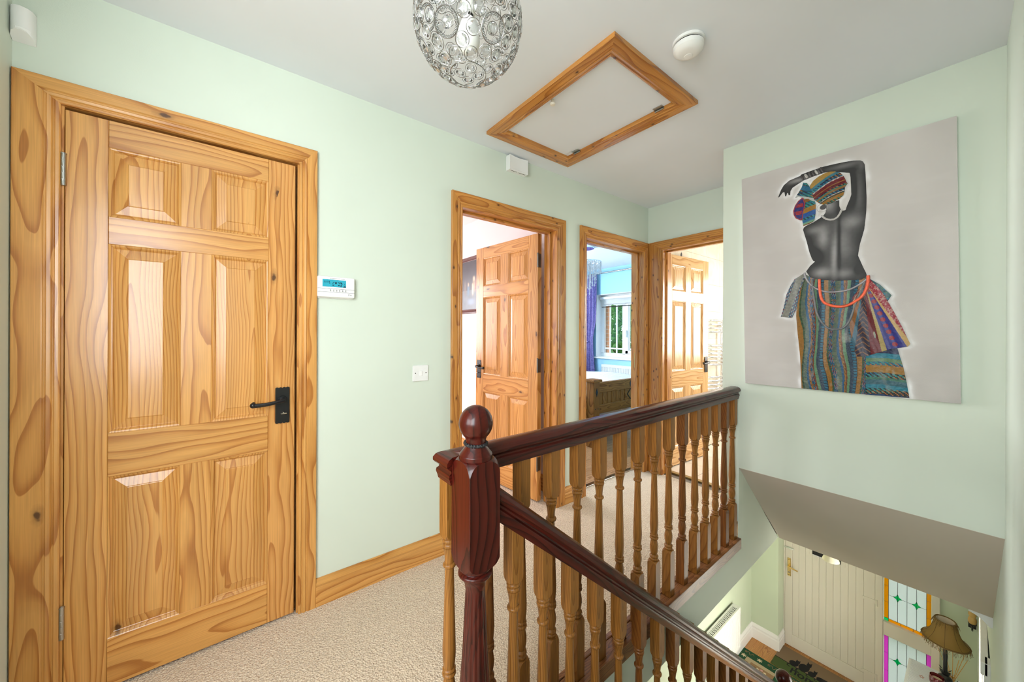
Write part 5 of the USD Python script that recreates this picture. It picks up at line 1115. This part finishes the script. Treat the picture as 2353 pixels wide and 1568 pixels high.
# ------------------------------------------------------------------ bathroom
mat("tile_cream", {"g": ("geometry", {}), "n": ("noise_texture", {"scale": 5.0, "detail": 4.0, "distortion": 1.5}), "r": ("rgb_ramp", {"ramp": [(.35, (.74, .64, .50)), (.65, (.80, .72, .60))]}), "p": ("principled_bsdf", {"roughness": .18})}, [("g.position", "n.vector"), ("n.fac", "r.fac"), ("r.color", "p.base_color")])
plain("grout", (.72, .64, .52), .8); mat("tile_floor", {"g": ("geometry", {}), "n": ("noise_texture", {"scale": 6.0, "detail": 4.0}), "r": ("rgb_ramp", {"ramp": [(.3, (.78, .71, .62)), (.7, (.85, .79, .71))]}), "p": ("principled_bsdf", {"roughness": .16})}, [("g.position", "n.vector"), ("n.fac", "r.fac"), ("r.color", "p.base_color")])
plain("grout_dark", (.22, .18, .14), .9)
struct("wall_bathroom_left", mbox(XE+.13, 5.1, YA-.004, YA-.0005, 0, H), "grout", smooth=False)
for i in range(6):
    for j in range(8):
        a, b, c, d = XE+.131+i*.333, XE+.131+(i+1)*.333, j*.30, min((j+1)*.30, H)
        part("/World/wall_bathroom_left", "tile", rbox(a+.001, min(b, 5.1)-.001, YA-.0115, YA-.004, c+.001, d-.001, .001, 1), "tile_cream", smooth=False)
struct("floor_bathroom", mbox(XE+.02, 5.1, -.02, YA, -.06, -.009), "grout_dark", smooth=False)
for i in range(6):
    for j in range(6):
        a, c = XE+.150+i*.333, YA-.015-(j+1)*.333
        part("/World/floor_bathroom", "tile", rbox(a+.002, min(a+.331, 5.1), max(c+.002, -.02), c+.331, -.0095, .001, .0012, 1), "tile_floor", smooth=False)
part("/World/floor_bathroom", "threshold_strip", rbox(XE+.105, XE+.150, .94, 1.71, -.008, .007, .003, 2), "dark_brass", smooth=25)
tr_ = thing("towel_radiator", "chrome towel radiator of bowed rungs on the cream tiles behind the bathroom door", "towel radiator", (4.24, 1.80, .4))
for x in (4.00, 4.44): part(tr_, "post", cyl((x, 1.800, .32), (x, 1.800, 1.42), .016, 16), "chrome")
for z0, n_ in ((1.270, 4), (.918, 6), (.580, 6), (.36, 3)):
    for k in range(n_):
        z = z0+k*.0405
        part(tr_, "rung", tube([(3.965+.51*t, 1.792-.070*math.sin(PI*t)**.8, z) for t in np.linspace(0, 1, 17)], .0115, 10), "chrome")
for x in (4.00, 4.44):
    for z in (.40, 1.34): part(tr_, "bracket", cyl((x, 1.80, z), (x, YA-.0122, z), .010, 12), "chrome")
pc_ = thing("pull_cord", "thin white pull cord hanging behind the top of the bathroom door", "pull cord", (3.55, 1.822, 2.2))
part(pc_, "cord", cyl((3.55, 1.822, 1.93), (3.55, 1.822, H), .0022, 6), "white_plastic"); part(pc_, "bell", lathe([(.007, 2.02), (.008, 2.045), (.003, 2.06)], 12, 3.55, 1.822), "grey_print")

# ------------------------------------------------------------------ the hall downstairs
hf = struct("floor_hall", mbox(.3, 5.75, -.15, 1.86, ZG-.06, ZG-.010), "dark_gap", smooth=False)
rq = random.Random(5); y = -.10
while y < YL:
    y1 = min(y+.135, YL); x = 3.0-rq.uniform(0, .9)
    while x < 5.62:
        a, b = max(x, 3.0), min(x+.95, 5.62)
        if b-a > .04: part("/World/floor_hall", "plank", rbox(a+.0006, b-.0006, y+.0006, y1-.0006, ZG-.010, ZG, .0012, 1), "hall_oak", smooth=False, along='x')
        x += .95
    y = y1
radiator("hall_radiator", "white ribbed radiator with top grille on the hall wall downstairs", 3.88, 4.755, 1.712, YL-.012, -2.455, -1.975, 'x')
part("/World/hall_radiator", "valve", cyl((4.775, 1.76, -2.50), (4.775, 1.76, -2.42), .016, 14)+cyl((4.755, 1.76, -2.43), (4.775, 1.76, -2.43), .008, 10), "brass", label="brass radiator valve")
# front door, boarded
CG = "cream_gloss"
dp = numbered("/World", "door_5"); UsdGeom.Xform.Define(stage, dp); LOC[dp] = np.zeros(3); tag(dp, "cream boarded front door at the end of the hall downstairs", None, None, "structure")
DY0, DY1, DZ0, DZ1 = .690, 1.506, ZG+.008, -.64
def D(nm, y0, y1, z0, z1, x0=XF, x1=XF+.045, r=.002, m=CG, par=None): return part(par or dp, nm, rbox(x0, x1, y0, y1, z0, z1, r, 1), m, smooth=False)
D("stile", 1.432, DY1, DZ0, DZ1); D("stile", DY0, .780, DZ0, DZ1); D("rail", .780, 1.432, DZ0, -2.536); D("rail", .780, 1.432, -.74, DZ1)
nb = 10
for k in range(nb):
    y0 = .7803+k*(1.4317-.7803)/nb; y1 = y0+(1.4317-.7803)/nb
    D("board", y0+.0004, y1-.0004, -2.5365, -1.435 if (y0 > .93 and y1 < 1.27) else -.74, XF+.006, XF+.040, .0035)
gl = part(dp, "glazing", mbox(XF+.010, XF+.020, .943, 1.253, -1.43, -.95), "black_matte", smooth=False, label="dark glazed panel")
for y0, y1, z0, z1 in ((.932, .945, -1.44, -.94), (1.251, 1.264, -1.44, -.94), (.932, 1.264, -.952, -.74)): D("glazing_bead", y0, y1, z0, z1, XF+.004, XF+.04)
hb = D("handle", 1.4455, 1.480, -1.812, -1.586, XF-.008, XF, .003, "brass")
stage.GetPrimAtPath(hb).SetCustomDataByKey("label", "brass lever handle of the front door")
part(hb, "lever", tm(cyl((XF-.006, 1.463, -1.682), (XF-.045, 1.463, -1.682), .010, 14)).__class__ and [tm(cyl((XF-.006, 1.463, -1.682), (XF-.048, 1.463, -1.682), .010, 14)), tube([(XF-.045, 1.466, -1.682), (XF-.047, 1.42, -1.684), (XF-.045, 1.365, -1.692)], [.0095, .0085, .0075], 10)], "brass")
part(hb, "keyhole", cyl((XF-.007, 1.463, -1.765), (XF-.0095, 1.463, -1.765), .010, 16), "steel")
for z in (-1.605, -1.795): part(hb, "screw", cyl((XF-.008, 1.463, z), (XF-.0095, 1.463, z), .005, 10), "dark_brass")
bo = D("bolt", 1.417, 1.498, -1.470, -1.445, XF-.006, XF, .001, "chrome"); part(bo, "bolt_rod", cyl((XF-.012, 1.410, -1.457), (XF-.012, 1.515, -1.457), .007, 12), "chrome")
for z in (-1.690, -2.503):
    s = [(.640, -.020), (.700, -.020), (.76, -.018), (.79, -.010), (.797, .003), (.79, .016), (.76, .020), (.700, .022), (.640, .022)]
    h_ = part(dp, "strap_hinge", prism([(a, z+b) for a, b in s], .006, (XF-.006, 0, 0), (0, 1, 0), (0, 0, 1)), CG, smooth=False)
    part(h_, "knuckle", cyl((XF-.010, .676, z-.032), (XF-.010, .676, z+.036), .009, 12), CG)
fr = numbered("/World", "trim_5"); UsdGeom.Xform.Define(stage, fr); LOC[fr] = np.zeros(3); tag(fr, "cream frame of the front door and its sidelight", None, None, "structure")
D("jamb", 1.508, 1.522, ZG, -.55, XF-.002, XF+.09, .002, "dark_brass" if False else CG, fr); D("mullion", .628, .688, ZG, -.55, XF-.012, XF+.09, .004, CG, fr)
D("jamb", .228, .285, ZG, -.55, XF-.012, XF+.09, .004, CG, fr); D("head", .228, 1.522, -.64, -.55, XF-.012, XF+.09, .004, CG, fr)
D("transom", .285, .628, -1.998, -1.855, XF-.008, XF+.09, .004, CG, fr); D("transom", .285, .628, -.75, -.64, XF-.008, XF+.09, .004, CG, fr); D("transom", .285, .628, ZG, -2.60, XF-.008, XF+.09, .004, CG, fr)
D("weatherstrip", 1.5065, 1.5085, ZG+.01, -.64, XF+.004, XF+.02, .0005, "hall_bronze" if False else "dark_brass", fr)
plain("door_mat_tan", (.22, .145, .085), .95, .6, 400)
# leaded sidelight: two lights of coloured and clear panes
def stained(name, c, a=.75, tr=.45):
    return mat(name, {"g": ("geometry", {}), "n": ("noise_texture", {"scale": 60.0, "detail": 2.0}), "b": ("bump", {"strength": .5, "distance": .003}), "t": ("transparent_bsdf", {"color": tuple(q*a for q in c)}), "l": ("translucent_bsdf", {"color": c}), "gl": ("glossy_bsdf", {"roughness": .08}), "m": ("mix_closure", {"fac": 1-tr}), "f": ("fresnel", {"IOR": 1.4}), "m2": ("mix_closure", {})},
        [("g.position", "n.vector"), ("n.fac", "b.height"), ("b.normal", "gl.normal"), ("t.BSDF", "m.closure1"), ("l.BSDF", "m.closure2"), ("f.fac", "m2.fac"), ("m.closure", "m2.closure1"), ("gl.BSDF", "m2.closure2")], surface="m2.closure")
stained("glass_clear", (.93, .95, .93)); stained("glass_amber", (.95, .55, .03)); stained("glass_green", (.02, .75, .34), .9); stained("glass_pink", (1.0, .26, .86)); plain("lead", (.16, .15, .18), .45, metallic=.6)
win = numbered("/World", "window_3"); UsdGeom.Xform.Define(stage, win); LOC[win] = np.zeros(3); tag(win, "leaded sidelight with amber, pink and green glass beside the front door", None, None, "structure")
XS_ = XF+.035
def pane(poly, m): return part(win, "pane", prism(poly, .004, (XS_, 0, 0), (0, 1, 0), (0, 0, 1)), m, smooth=False)
def came(pts, w=.0020): return part(win, "lead_came", tube([(XS_+.002, y, z) for y, z in pts], w, 6), "lead")
def light(z0, z1, edge, first_green, bw=.033, bt=.030, two_rows=(.36,)):
    y0, y1 = .287, .624; a, b, c, d = y0+bw, y1-bw, z0+bt, z1-bt
    G = sg.box(a, c, b, d); cols = [a+(b-a)*k/4 for k in range(5)]
    dia = []
    zc = z0+first_green
    while zc < d-.05:
        for yc_ in (cols[1], cols[3]):
            q = []
            for k in range(4):
                p0 = [(.036, 0), (0, .042), (-.036, 0), (0, -.042)][k]; p1 = [(.036, 0), (0, .042), (-.036, 0), (0, -.042)][(k+1) % 4]
                for t in np.linspace(0, 1, 6)[:-1]:
                    w = 1-.38*math.sin(PI*t); q.append((yc_+(p0[0]*(1-t)+p1[0]*t)*w, zc+(p0[1]*(1-t)+p1[1]*t)*w))
            dia.append(sg.Polygon(q))
        # curved horizontal lead through the diamonds
        zc += .69
    D_ = shapely.union_all(dia)
    rows = [c]+[z0+first_green+.69*k for k in range(4) if z0+first_green+.69*k < d-.05]+[d]
    for i in range(4):
        for r0_, r1_ in zip(rows[:-1], rows[1:]): 
            g = sg.box(cols[i]+.0008, r0_+.0008, cols[i+1]-.0008, r1_-.0008).difference(D_.buffer(.0008)); pane(g, "glass_clear")
    for q in dia: pane(q, "glass_green"); came(list(q.exterior.coords)[::1], .0016)
    for x in cols[1:-1]: came([(x, c), (x, d)])
    for r_ in rows[1:-1]: came([(a, r_), (b, r_)], .0016)
    for x in (a, b): came([(x, z0), (x, z1)])
    for z in (c, d): came([(y0, z), (y1, z)])
    n_ = max(2, int((d-c)/.15))
    for (p, q) in ((y0, a), (b, y1)):
        for k in range(n_):
            s0, s1 = c+(d-c)*k/n_, c+(d-c)*(k+1)/n_; pane(sg.box(p+.001, s0+.001, q-.001, s1-.001), edge); came([(p, s1), (q, s1)], .0016)
        for z_, z2_ in ((z0, c), (d, z1)): pane(sg.box(p+.001, z_+.001, q-.001, z2_-.001), "glass_green")
    for z_, z2_ in ((z0, c), (d, z1)):
        for k in range(3):
            s0, s1 = a+(b-a)*k/3, a+(b-a)*(k+1)/3; pane(sg.box(s0+.001, z_+.001, s1-.001, z2_-.001), edge); came([(s1, z_), (s1, z2_)], .0016)
light(-1.855, -.75, "glass_amber", .285); light(-2.60, -1.998, "glass_pink", .350, .033, .016)
# coving, wall door on the right
struct("trim_coving", mitred([(0, 0), (.058, 0), (.058, .012), (.048, .020), (.034, .032), (.024, .046), (.016, .064), (.012, .080), (0, .080)], (3.165, wc(3.165), HG), (XF, wc(XF), HG), (0, 0, -1), (0, 1, 0)), "white_gloss", "white coving along the hall wall at the foot of the sloping ceiling", smooth=35)
tr6 = numbered("/World", "trim_6"); UsdGeom.Xform.Define(stage, tr6); LOC[tr6] = np.zeros(3); tag(tr6, "white door casing on the right wall of the hall downstairs", None, None, "structure")
y6 = wc(4.2)
part(tr6, "upright", rbox(4.215, 4.290, y6-.005, y6+.022, ZG, -.60, .004, 2), "white_gloss"); part(tr6, "upright", rbox(3.36, 3.435, y6-.02, y6+.006, ZG, -.60, .004, 2), "white_gloss"); part(tr6, "head", rbox(3.36, 4.290, y6-.01, y6+.018, -.672, -.60, .004, 2), "white_gloss")
part(tr6, "lining", mbox(4.205, 4.216, y6-.13, y6+.004, ZG, -.66), "white_gloss", smooth=False); part(tr6, "lining", mbox(3.432, 3.443, y6-.15, y6+.0, ZG, -.66), "white_gloss", smooth=False); part(tr6, "lining", mbox(3.44, 4.21, y6-.14, y6, -.68, -.668), "white_gloss", smooth=False)
struct("wall_side_room", mbox(3.1, 4.6, -1.32, -1.25, ZG, -.5)+mbox(3.1, 3.17, -1.32, wc(3.2)-.1, ZG, -.5)+mbox(4.5, 4.57, -1.32, wc(4.5)-.1, ZG, -.5), "white_paint", smooth=False)
struct("floor_side_room", mbox(3.1, 4.57, -1.3, wc(4)-.0, ZG-.06, ZG), "laminate", smooth=False, along='x'); struct("ceiling_side_room", mbox(3.1, 4.57, -1.3, wc(4)-.1, -.5, -.45), "white_paint", smooth=False)
# pendant
hpn = thing("hall_pendant", "small cream glass bell pendant hanging in front of the boarded front door", "pendant light", (4.2, .797, HG))
mat("opal_glass", {"d": ("principled_bsdf", {"base_color": (.84, .82, .66), "roughness": .15}), "t": ("translucent_bsdf", {"color": (.85, .82, .66)}), "m": ("mix_closure", {"fac": .4})}, [("d.BSDF", "m.closure1"), ("t.BSDF", "m.closure2")], surface="m.closure")
pr = [(.060, -.752), (.0585, -.745), (.050, -.725), (.040, -.700), (.030, -.672), (.022, -.650)]
part(hpn, "shade", lathe(pr+[(.019, -.650)]+[(r-.003, z) for r, z in pr[::-1][1:]] if False else pr, 40, 4.2, .797)-lathe([(r-.0025, z-.002) for r, z in pr], 40, 4.2, .797), "opal_glass")
part(hpn, "holder", lathe([(.014, -.68), (.018, -.655), (.018, -.62), (.006, -.60)], 20, 4.2, .797), "brass"); part(hpn, "cord", cyl((4.2, .797, -.61), (4.2, .797, HG), .003, 8), "white_plastic")
# rug and mat
rug_m = mat("rug_green", {"g": ("geometry", {}), "n": ("noise_texture", {"scale": 300.0, "detail": 2.0}), "b": ("bump", {"strength": .6, "distance": .003}), "r": ("rgb_ramp", {"ramp": [(.3, (.006, .045, .018)), (.7, (.012, .080, .032))]}), "p": ("principled_bsdf", {"roughness": .95})}, [("g.position", "n.vector"), ("n.fac", "b.height"), ("n.fac", "r.fac"), ("r.color", "p.base_color"), ("b.normal", "p.normal")])
plain("rug_tan", (.27, .16, .075), .95, .6, 300); plain("rug_beige", (.42, .33, .20), .95, .6, 300); plain("rug_red", (.16, .018, .02), .95, .6, 300); plain("rug_cream", (.62, .52, .34), .95); plain("rug_teal", (.015, .075, .07), .95); plain("rug_pink", (.55, .30, .27), .95)
rg_ = thing("patchwork_rug", "dark green patchwork rug with flowers on the hall floor beside the radiator", "rug", (4.4, 1.2, ZG))
RZ = ZG+.0075
part(rg_, "pile", rbox(3.55, 5.112, .55, 1.800, ZG+.0005, RZ, .003, 2), "rug_green", smooth=False)
def inlay(poly, m, lift=.0006, nm="patch"): return part(rg_, nm, prism(poly, .0012, (0, 0, RZ+lift-.0008)), m, smooth=False)
flr = random.Random(3)
for r_ in range(3):
    for c_ in range(3):
        X0, Y1 = 4.995-r_*.44, 1.725-c_*.36; X1, Y0 = X0-.235, Y1-.295
        inlay(sg.box(X1, Y0, X0, Y1), "rug_beige"); inlay(sg.box(X1+.0, Y0+.0, X0-.05, Y1-.06), "rug_tan", .001)
        cxm, cym = (X1+X0-.05)/2+.005, (Y0+Y1-.06)/2
        inlay(sg.Point(cxm, cym).buffer(.056).difference(sg.Point(cxm, cym).buffer(.049)), "rug_pink", .0016, "wreath")
        for k in range(9):
            t = k*2*PI/9; inlay(sg.Point(cxm+.058*math.cos(t), cym+.058*math.sin(t)).buffer(.013), ("rug_pink", "rug_cream", "rug_cream")[k % 3], .002, "flower")
        for k, m_ in enumerate(("rug_red", "rug_teal", "rug_red", "rug_teal")):
            inlay(sg.box(X1-.095, Y1-.075*(k+1), X1-.01, Y1-.075*k-.004), m_, .001)
def daisy(x, y, s=.026):
    for k in range(6):
        t = k*PI/3+.2; inlay(affinity.rotate(sg.Point(0, 0).buffer(1), 0) if False else affinity.translate(affinity.rotate(affinity.scale(sg.Point(0, 0).buffer(1, 4), s*.55, s*.22), t*180/PI), x+s*.6*math.cos(t), y+s*.6*math.sin(t)), "rug_cream", .001, "daisy_petal")
for x, y in ((4.984, 1.757), (5.047, 1.609), (4.756, 1.748), (5.047, 1.40), (5.047, 1.17), (4.50, 1.757), (4.25, 1.757), (5.047, .94)): daisy(x, y)
tq = np.linspace(0, 1, 40)
for yo in (0, -.24, -.48):
    pts = [(5.062+.018*math.sin(3*PI*t), 1.748+yo-.075*t) for t in tq]; inlay(sg.LineString(pts).buffer(.0025), "rug_tan", .001, "scroll")
    inlay(sg.LineString([(5.062+.016*(1-t)*math.cos(7*t), 1.755+yo+.016*(1-t)*math.sin(7*t)) for t in tq]).buffer(.0025), "rug_tan", .001, "scroll")
plain("mat_green", (.055, .085, .018), .95, .6, 400); plain("mat_black", (.006, .006, .007), .95, .5, 400)
dm_ = thing("door_mat", "tan and green doormat with four black cats over the word home inside the front door", "doormat", (5.33, 1.14, ZG))
MZ = ZG+.010
part(dm_, "mat_field", rbox(5.285, 5.542, .765, 1.522, ZG+.0005, MZ, .003, 2), "door_mat_tan", smooth=False); part(dm_, "mat_field", rbox(5.124, 5.2835, .765, 1.522, ZG+.0005, MZ, .003, 2), "mat_green", smooth=False)
part(dm_, "line", mbox(5.2800, 5.2885, .768, 1.519, MZ-.002, MZ+.0008), "mat_black", smooth=False)
def onmat(poly, nm): return part(dm_, nm, prism(poly, .0016, (5.0, 1.5, MZ-.0006), (0, -1, 0), (1, 0, 0)) if True else None, "mat_black", smooth=False)
def cat(cy, w, h, turn):
    """seated or lying cat as flat print: u along -y from 1.5, v along +x from 5.0"""
    u = 1.5-cy; v = .278
    if turn == "sit": sh = [sg.Point(u-w*.12, v+h*.30).buffer(1), ]; body = affinity.translate(affinity.scale(sg.Point(0, 0).buffer(1), w*.45, h*.36), u-w*.10, v+h*.34); chest = affinity.translate(affinity.scale(sg.Point(0, 0).buffer(1), w*.24, h*.34), u+w*.20, v+h*.46); head = affinity.translate(affinity.scale(sg.Point(0, 0).buffer(1), w*.24, h*.17), u+w*.25, v+h*.80)
    else: body = affinity.translate(affinity.scale(sg.Point(0, 0).buffer(1), w*.5, h*.38), u, v+h*.36); chest = body; head = affinity.translate(affinity.scale(sg.Point(0, 0).buffer(1), w*.22, h*.24), u+w*.42, v+h*.55)
    hx, hy = head.centroid.x, head.centroid.y; hw, hh = w*.22, h*.15
    ears = [sg.Polygon([(hx+s*hw*.9, hy+hh*.2), (hx+s*hw*.95, hy+hh*1.9), (hx+s*hw*.15, hy+hh*.9)]) for s in (-1, 1)]
    tail = sg.LineString([(u-w*.3, v+h*.08), (u-w*.55, v+h*.0), (u-w*.6, v-h*.22), (u-w*.3, v-h*.28)]).buffer(h*.035)
    onmat(shapely.union_all([body, chest, head, tail]+ears), "cat_print")
cat(1.340, .085, .135, "sit"); cat(1.248, .095, .195, "sit"); cat(1.170, .070, .120, "sit"); cat(1.085, .090, .095, "lie"); cat(.98, .09, .15, "sit")
tx = meshkit.text_mesh("home", .085, .0016, True); T = np.eye(4); T[:3] = frame_axes((5.158, 1.350, MZ-.0006), (0, -1.0, 0), (1, 0, 0), (0, 0, 1)); tx.apply_transform(T); 
part(dm_, "lettering", tx, "mat_black", smooth=False)
# console table with cloth, lamp, bowls
ct = thing("console_table", "narrow console table against the right wall of the hall under a white lace cloth", "table", (4.85, .22, ZG))
TY0, TY1, TX0, TX1, TZ = .030, .405, 4.25, 5.18, -1.872
part(ct, "table_top", rbox(TX0, TX1, TY0, TY1, TZ-.025, TZ, .004, 2), "white_gloss", smooth=False)
for x in (TX0+.04, TX1-.04):
    for y in (TY0+.04, TY1-.04): part(ct, "leg", cyl((x, y, ZG), (x, y, TZ-.02), .018, 14, .024), "white_gloss")
part(ct, "apron", rbox(TX0+.03, TX1-.03, TY1-.045, TY1-.025, TZ-.10, TZ-.02, .002, 1), "white_gloss", smooth=False)
mat("lace_cloth", {"g": ("geometry", {}), "w": ("wave_texture", {"scale": 14.0, "distortion": 1.5, "bands_direction": "x"}), "b": ("bump", {"strength": .4, "distance": .004}), "p": ("principled_bsdf", {"base_color": (.80, .81, .85), "roughness": .8})}, [("g.position", "w.vector"), ("w.fac", "b.height"), ("b.normal", "p.normal")])
lc = thing("lace_cloth", "white lace table cloth with a scalloped edge on the hall console table", "table cloth", (4.85, .22, TZ))
ed = [(TX0-.004, TY0)]+[(TX0-.004+(TX1-TX0+.008)*k/96, TY1-.028+.012*abs(math.sin(k*PI/4))) for k in range(97)]+[(TX1+.004, TY0)]
part(lc, "cloth", prism(ed, .003, (0, 0, TZ+.0006)), "lace_cloth", smooth=False)
ed2 = [(TY0, 0)]+[(TY0+(TY1-TY0)*k/40, -.10-.010*abs(math.sin(k*PI/4))) for k in range(41)]+[(TY1, 0)]
part(lc, "hanging_end", prism(ed2, .002, (TX1+.0012, 0, TZ+.003), (0, 1, 0), (0, 0, 1)), "lace_cloth", smooth=False)
for x, y in ((4.80, .30), (4.62, .33), (4.98, .31)):
    for k in range(5):
        t = k*2*PI/5; part(lc, "embroidery", prism(sg.Point(x+.014*math.cos(t), y+.010*math.sin(t)).buffer(.006), .0012, (0, 0, TZ+.0032)), "rug_pink", smooth=False)
lp = thing("table_lamp", "dark turned table lamp with a fringed gold bell shade on the hall console table", "lamp", (4.95, .172, TZ+.004))
LX_, LY_ = 4.95, .172
mat("shade_silk", {"d": ("principled_bsdf", {"base_color": (.36, .22, .055), "roughness": .6}), "t": ("translucent_bsdf", {"color": (.40, .26, .08)}), "m": ("mix_closure", {"fac": .4})}, [("d.BSDF", "m.closure1"), ("t.BSDF", "m.closure2")], surface="m.closure")
plain("shade_lining", (.70, .60, .46), .8); plain("fringe_brown", (.15, .085, .022), .9)
nseg, rows = 64, 14; V = []
prof = [(.140, -1.425), (.126, -1.412), (.108, -1.392), (.093, -1.368), (.081, -1.340), (.072, -1.310), (.066, -1.280), (.062, -1.252)]
def bell(off):
    V = []
    for r_, z_ in prof:
        for k in range(nseg):
            t = 2*PI*k/nseg; rr = (r_+off)*(1-.028*abs(math.sin(4*t))**.6); V.append((LX_+rr*math.cos(t), LY_+rr*math.sin(t), z_+.006*abs(math.sin(4*t))*(1 if z_ < -1.4 else 0)))
    return np.array(V)
F = []
for i in range(len(prof)-1):
    for k in range(nseg):
        l = (k+1) % nseg; F += [(i*nseg+k, i*nseg+l, (i+1)*nseg+l), (i*nseg+k, (i+1)*nseg+l, (i+1)*nseg+k)]
F = np.array(F)
shp = part(lp, "shade", trimesh.Trimesh(bell(0), F, process=False), "shade_silk", smooth=True)
part(shp, "lining", trimesh.Trimesh(bell(-.002), F[:, ::-1], process=False), "shade_lining", smooth=True)
for r_, z_ in ((.139, -1.424), (.0625, -1.251)): part(shp, "trim", tube([(LX_+r_*math.cos(t)*(1-.028*abs(math.sin(4*t))**.6), LY_+r_*math.sin(t)*(1-.028*abs(math.sin(4*t))**.6), z_) for t in np.linspace(0, 2*PI, 97)[:-1]], .0065 if r_ > .1 else .005, 6, True), "fringe_brown", smooth=False)
for k in range(8):
    t = k*PI/4; part(shp, "rib", tube([(LX_+(r_+.001)*math.cos(t), LY_+(r_+.001)*math.sin(t), z_) for r_, z_ in prof], .0014, 5), "fringe_brown")
fg = random.Random(7); fr_ = []
for k in range(230):
    t = fg.uniform(0, 2*PI); L_ = fg.uniform(.02, .055); r_ = .140*(1-.028*abs(math.sin(4*t))**.6); p = np.array([LX_+r_*math.cos(t), LY_+r_*math.sin(t), -1.424]); o = np.array([fg.uniform(-.012, .012), fg.uniform(-.012, .012), 0])
    fr_.append(tube([p, p+o*.5-[0, 0, L_*.5], p+o-[0, 0, L_], p+o*1.4-[0, 0, L_*.95]], .0008, 3, caps=False))
for k in range(140):
    t = fg.uniform(0, 2*PI); L_ = fg.uniform(.015, .05); p = np.array([LX_+.064*math.cos(t), LY_+.064*math.sin(t), -1.252]); q = .004+L_*.28
    fr_.append(tube([p, p+[math.cos(t)*q*.6, math.sin(t)*q*.6, -L_*.5], p+[math.cos(t+fg.uniform(-.1, .1))*q*1.25, math.sin(t)*q*1.25, -L_]], .0006, 3, caps=False))
fp = part(shp, "fringe", fr_, "fringe_brown", smooth=False); stage.GetPrimAtPath(fp).SetCustomDataByKey("kind", "stuff")
part(lp, "stem", lathe([(.017, -1.70), (.014, -1.69), (.013, -1.60), (.015, -1.56), (.013, -1.52), (.012, -1.40), (.010, -1.34)], 24, LX_, LY_), "black_iron")
part(lp, "base", lathe([(.062, TZ+.004), (.064, TZ+.012), (.050, TZ+.024), (.026, TZ+.04), (.022, TZ+.055), (.040, TZ+.075), (.046, TZ+.10), (.040, TZ+.125), (.020, TZ+.145), (.024, TZ+.155), (.030, TZ+.165), (.016, TZ+.175)], 32, LX_, LY_), "dark_bronze" if False else "black_iron")
for k in range(6):
    t = k*PI/3; part(lp, "leaf_ornament", affinity and trimesh.convex.convex_hull(np.array([(LX_+a*math.cos(t+b), LY_+a*math.sin(t+b), TZ+.175+c) for a, b, c in ((.012, 0, 0), (.034, .12, .012), (.034, -.12, .012), (.044, 0, .022), (.03, 0, .004))])), "black_iron", smooth=False)
mat("ruby_glass", {"p": ("principled_bsdf", {"base_color": (.20, .004, .012), "roughness": .05, "transmission_weight": .5, "coat_weight": .6})}, [])
rbn = thing("ruby_votive", "dark ruby glass candle bowl on the lace cloth beside the lamp's stem", "candle holder", (4.86, .215, TZ+.004))
part(rbn, "bowl", lathe([(.026, TZ+.062), (.040, TZ+.075), (.047, TZ+.10), (.046, TZ+.13), (.042, TZ+.15)], 36, 4.86, .215)-lathe([(.022, TZ+.072), (.036, TZ+.082), (.042, TZ+.104), (.042, TZ+.13), (.039, TZ+.16)], 36, 4.86, .215), "ruby_glass")
part(rbn, "foot", lathe([(.034, TZ+.004), (.030, TZ+.012), (.010, TZ+.024), (.009, TZ+.05), (.02, TZ+.064)], 28, 4.86, .215), "ruby_glass")
part(rbn, "candle", lathe([(.034, TZ+.085), (.034, TZ+.125)], 24, 4.86, .215), "rug_cream")
rdf = thing("reed_diffuser", "glass reed diffuser with thin orange sticks standing behind the lamp", "reed diffuser", (5.06, .135, TZ+.004))
part(rdf, "bottle", lathe([(.030, TZ+.004), (.032, TZ+.02), (.032, TZ+.07), (.014, TZ+.085), (.014, TZ+.10)], 28, 5.06, .135), "clear_glass")
plain("reed", (.62, .32, .06), .7)
for k in range(7):
    t = k*.9; part(rdf, "reed", cyl((5.06, .135, TZ+.03), (5.06+.07*math.cos(t), .135+.085*math.sin(t), TZ+.30), .0018, 6), "reed")
sco = thing("wall_sconce", "black iron wall light with two small amber shades on the end wall behind the lamp", "wall light", (XF, .030, -1.45))
part(sco, "back_plate", rbox(XF+.012, XF+.021, .008, .055, -1.56, -1.46, .004, 2), "black_iron"); part(sco, "arm", tube([(XF+.015, .030, -1.53), (XF-.03, .030, -1.56), (XF-.06, .030, -1.535), (XF-.06, .030, -1.49)], .006, 8), "black_iron")
part(sco, "cup", lathe([(.012, -1.50), (.024, -1.49), (.026, -1.475)], 20, XF-.06, .030), "black_iron")
mat("amber_shade", {"p": ("principled_bsdf", {"base_color": (.62, .38, .12), "roughness": .4})}, [])
part(sco, "shade", lathe([(.022, -1.475), (.028, -1.45), (.024, -1.425), (.018, -1.415)], 20, XF-.06, .030), "amber_shade"); part(sco, "shade", lathe([(.018, -1.415), (.026, -1.395), (.022, -1.365), (.016, -1.355)], 20, XF-.06, .030), "amber_shade")
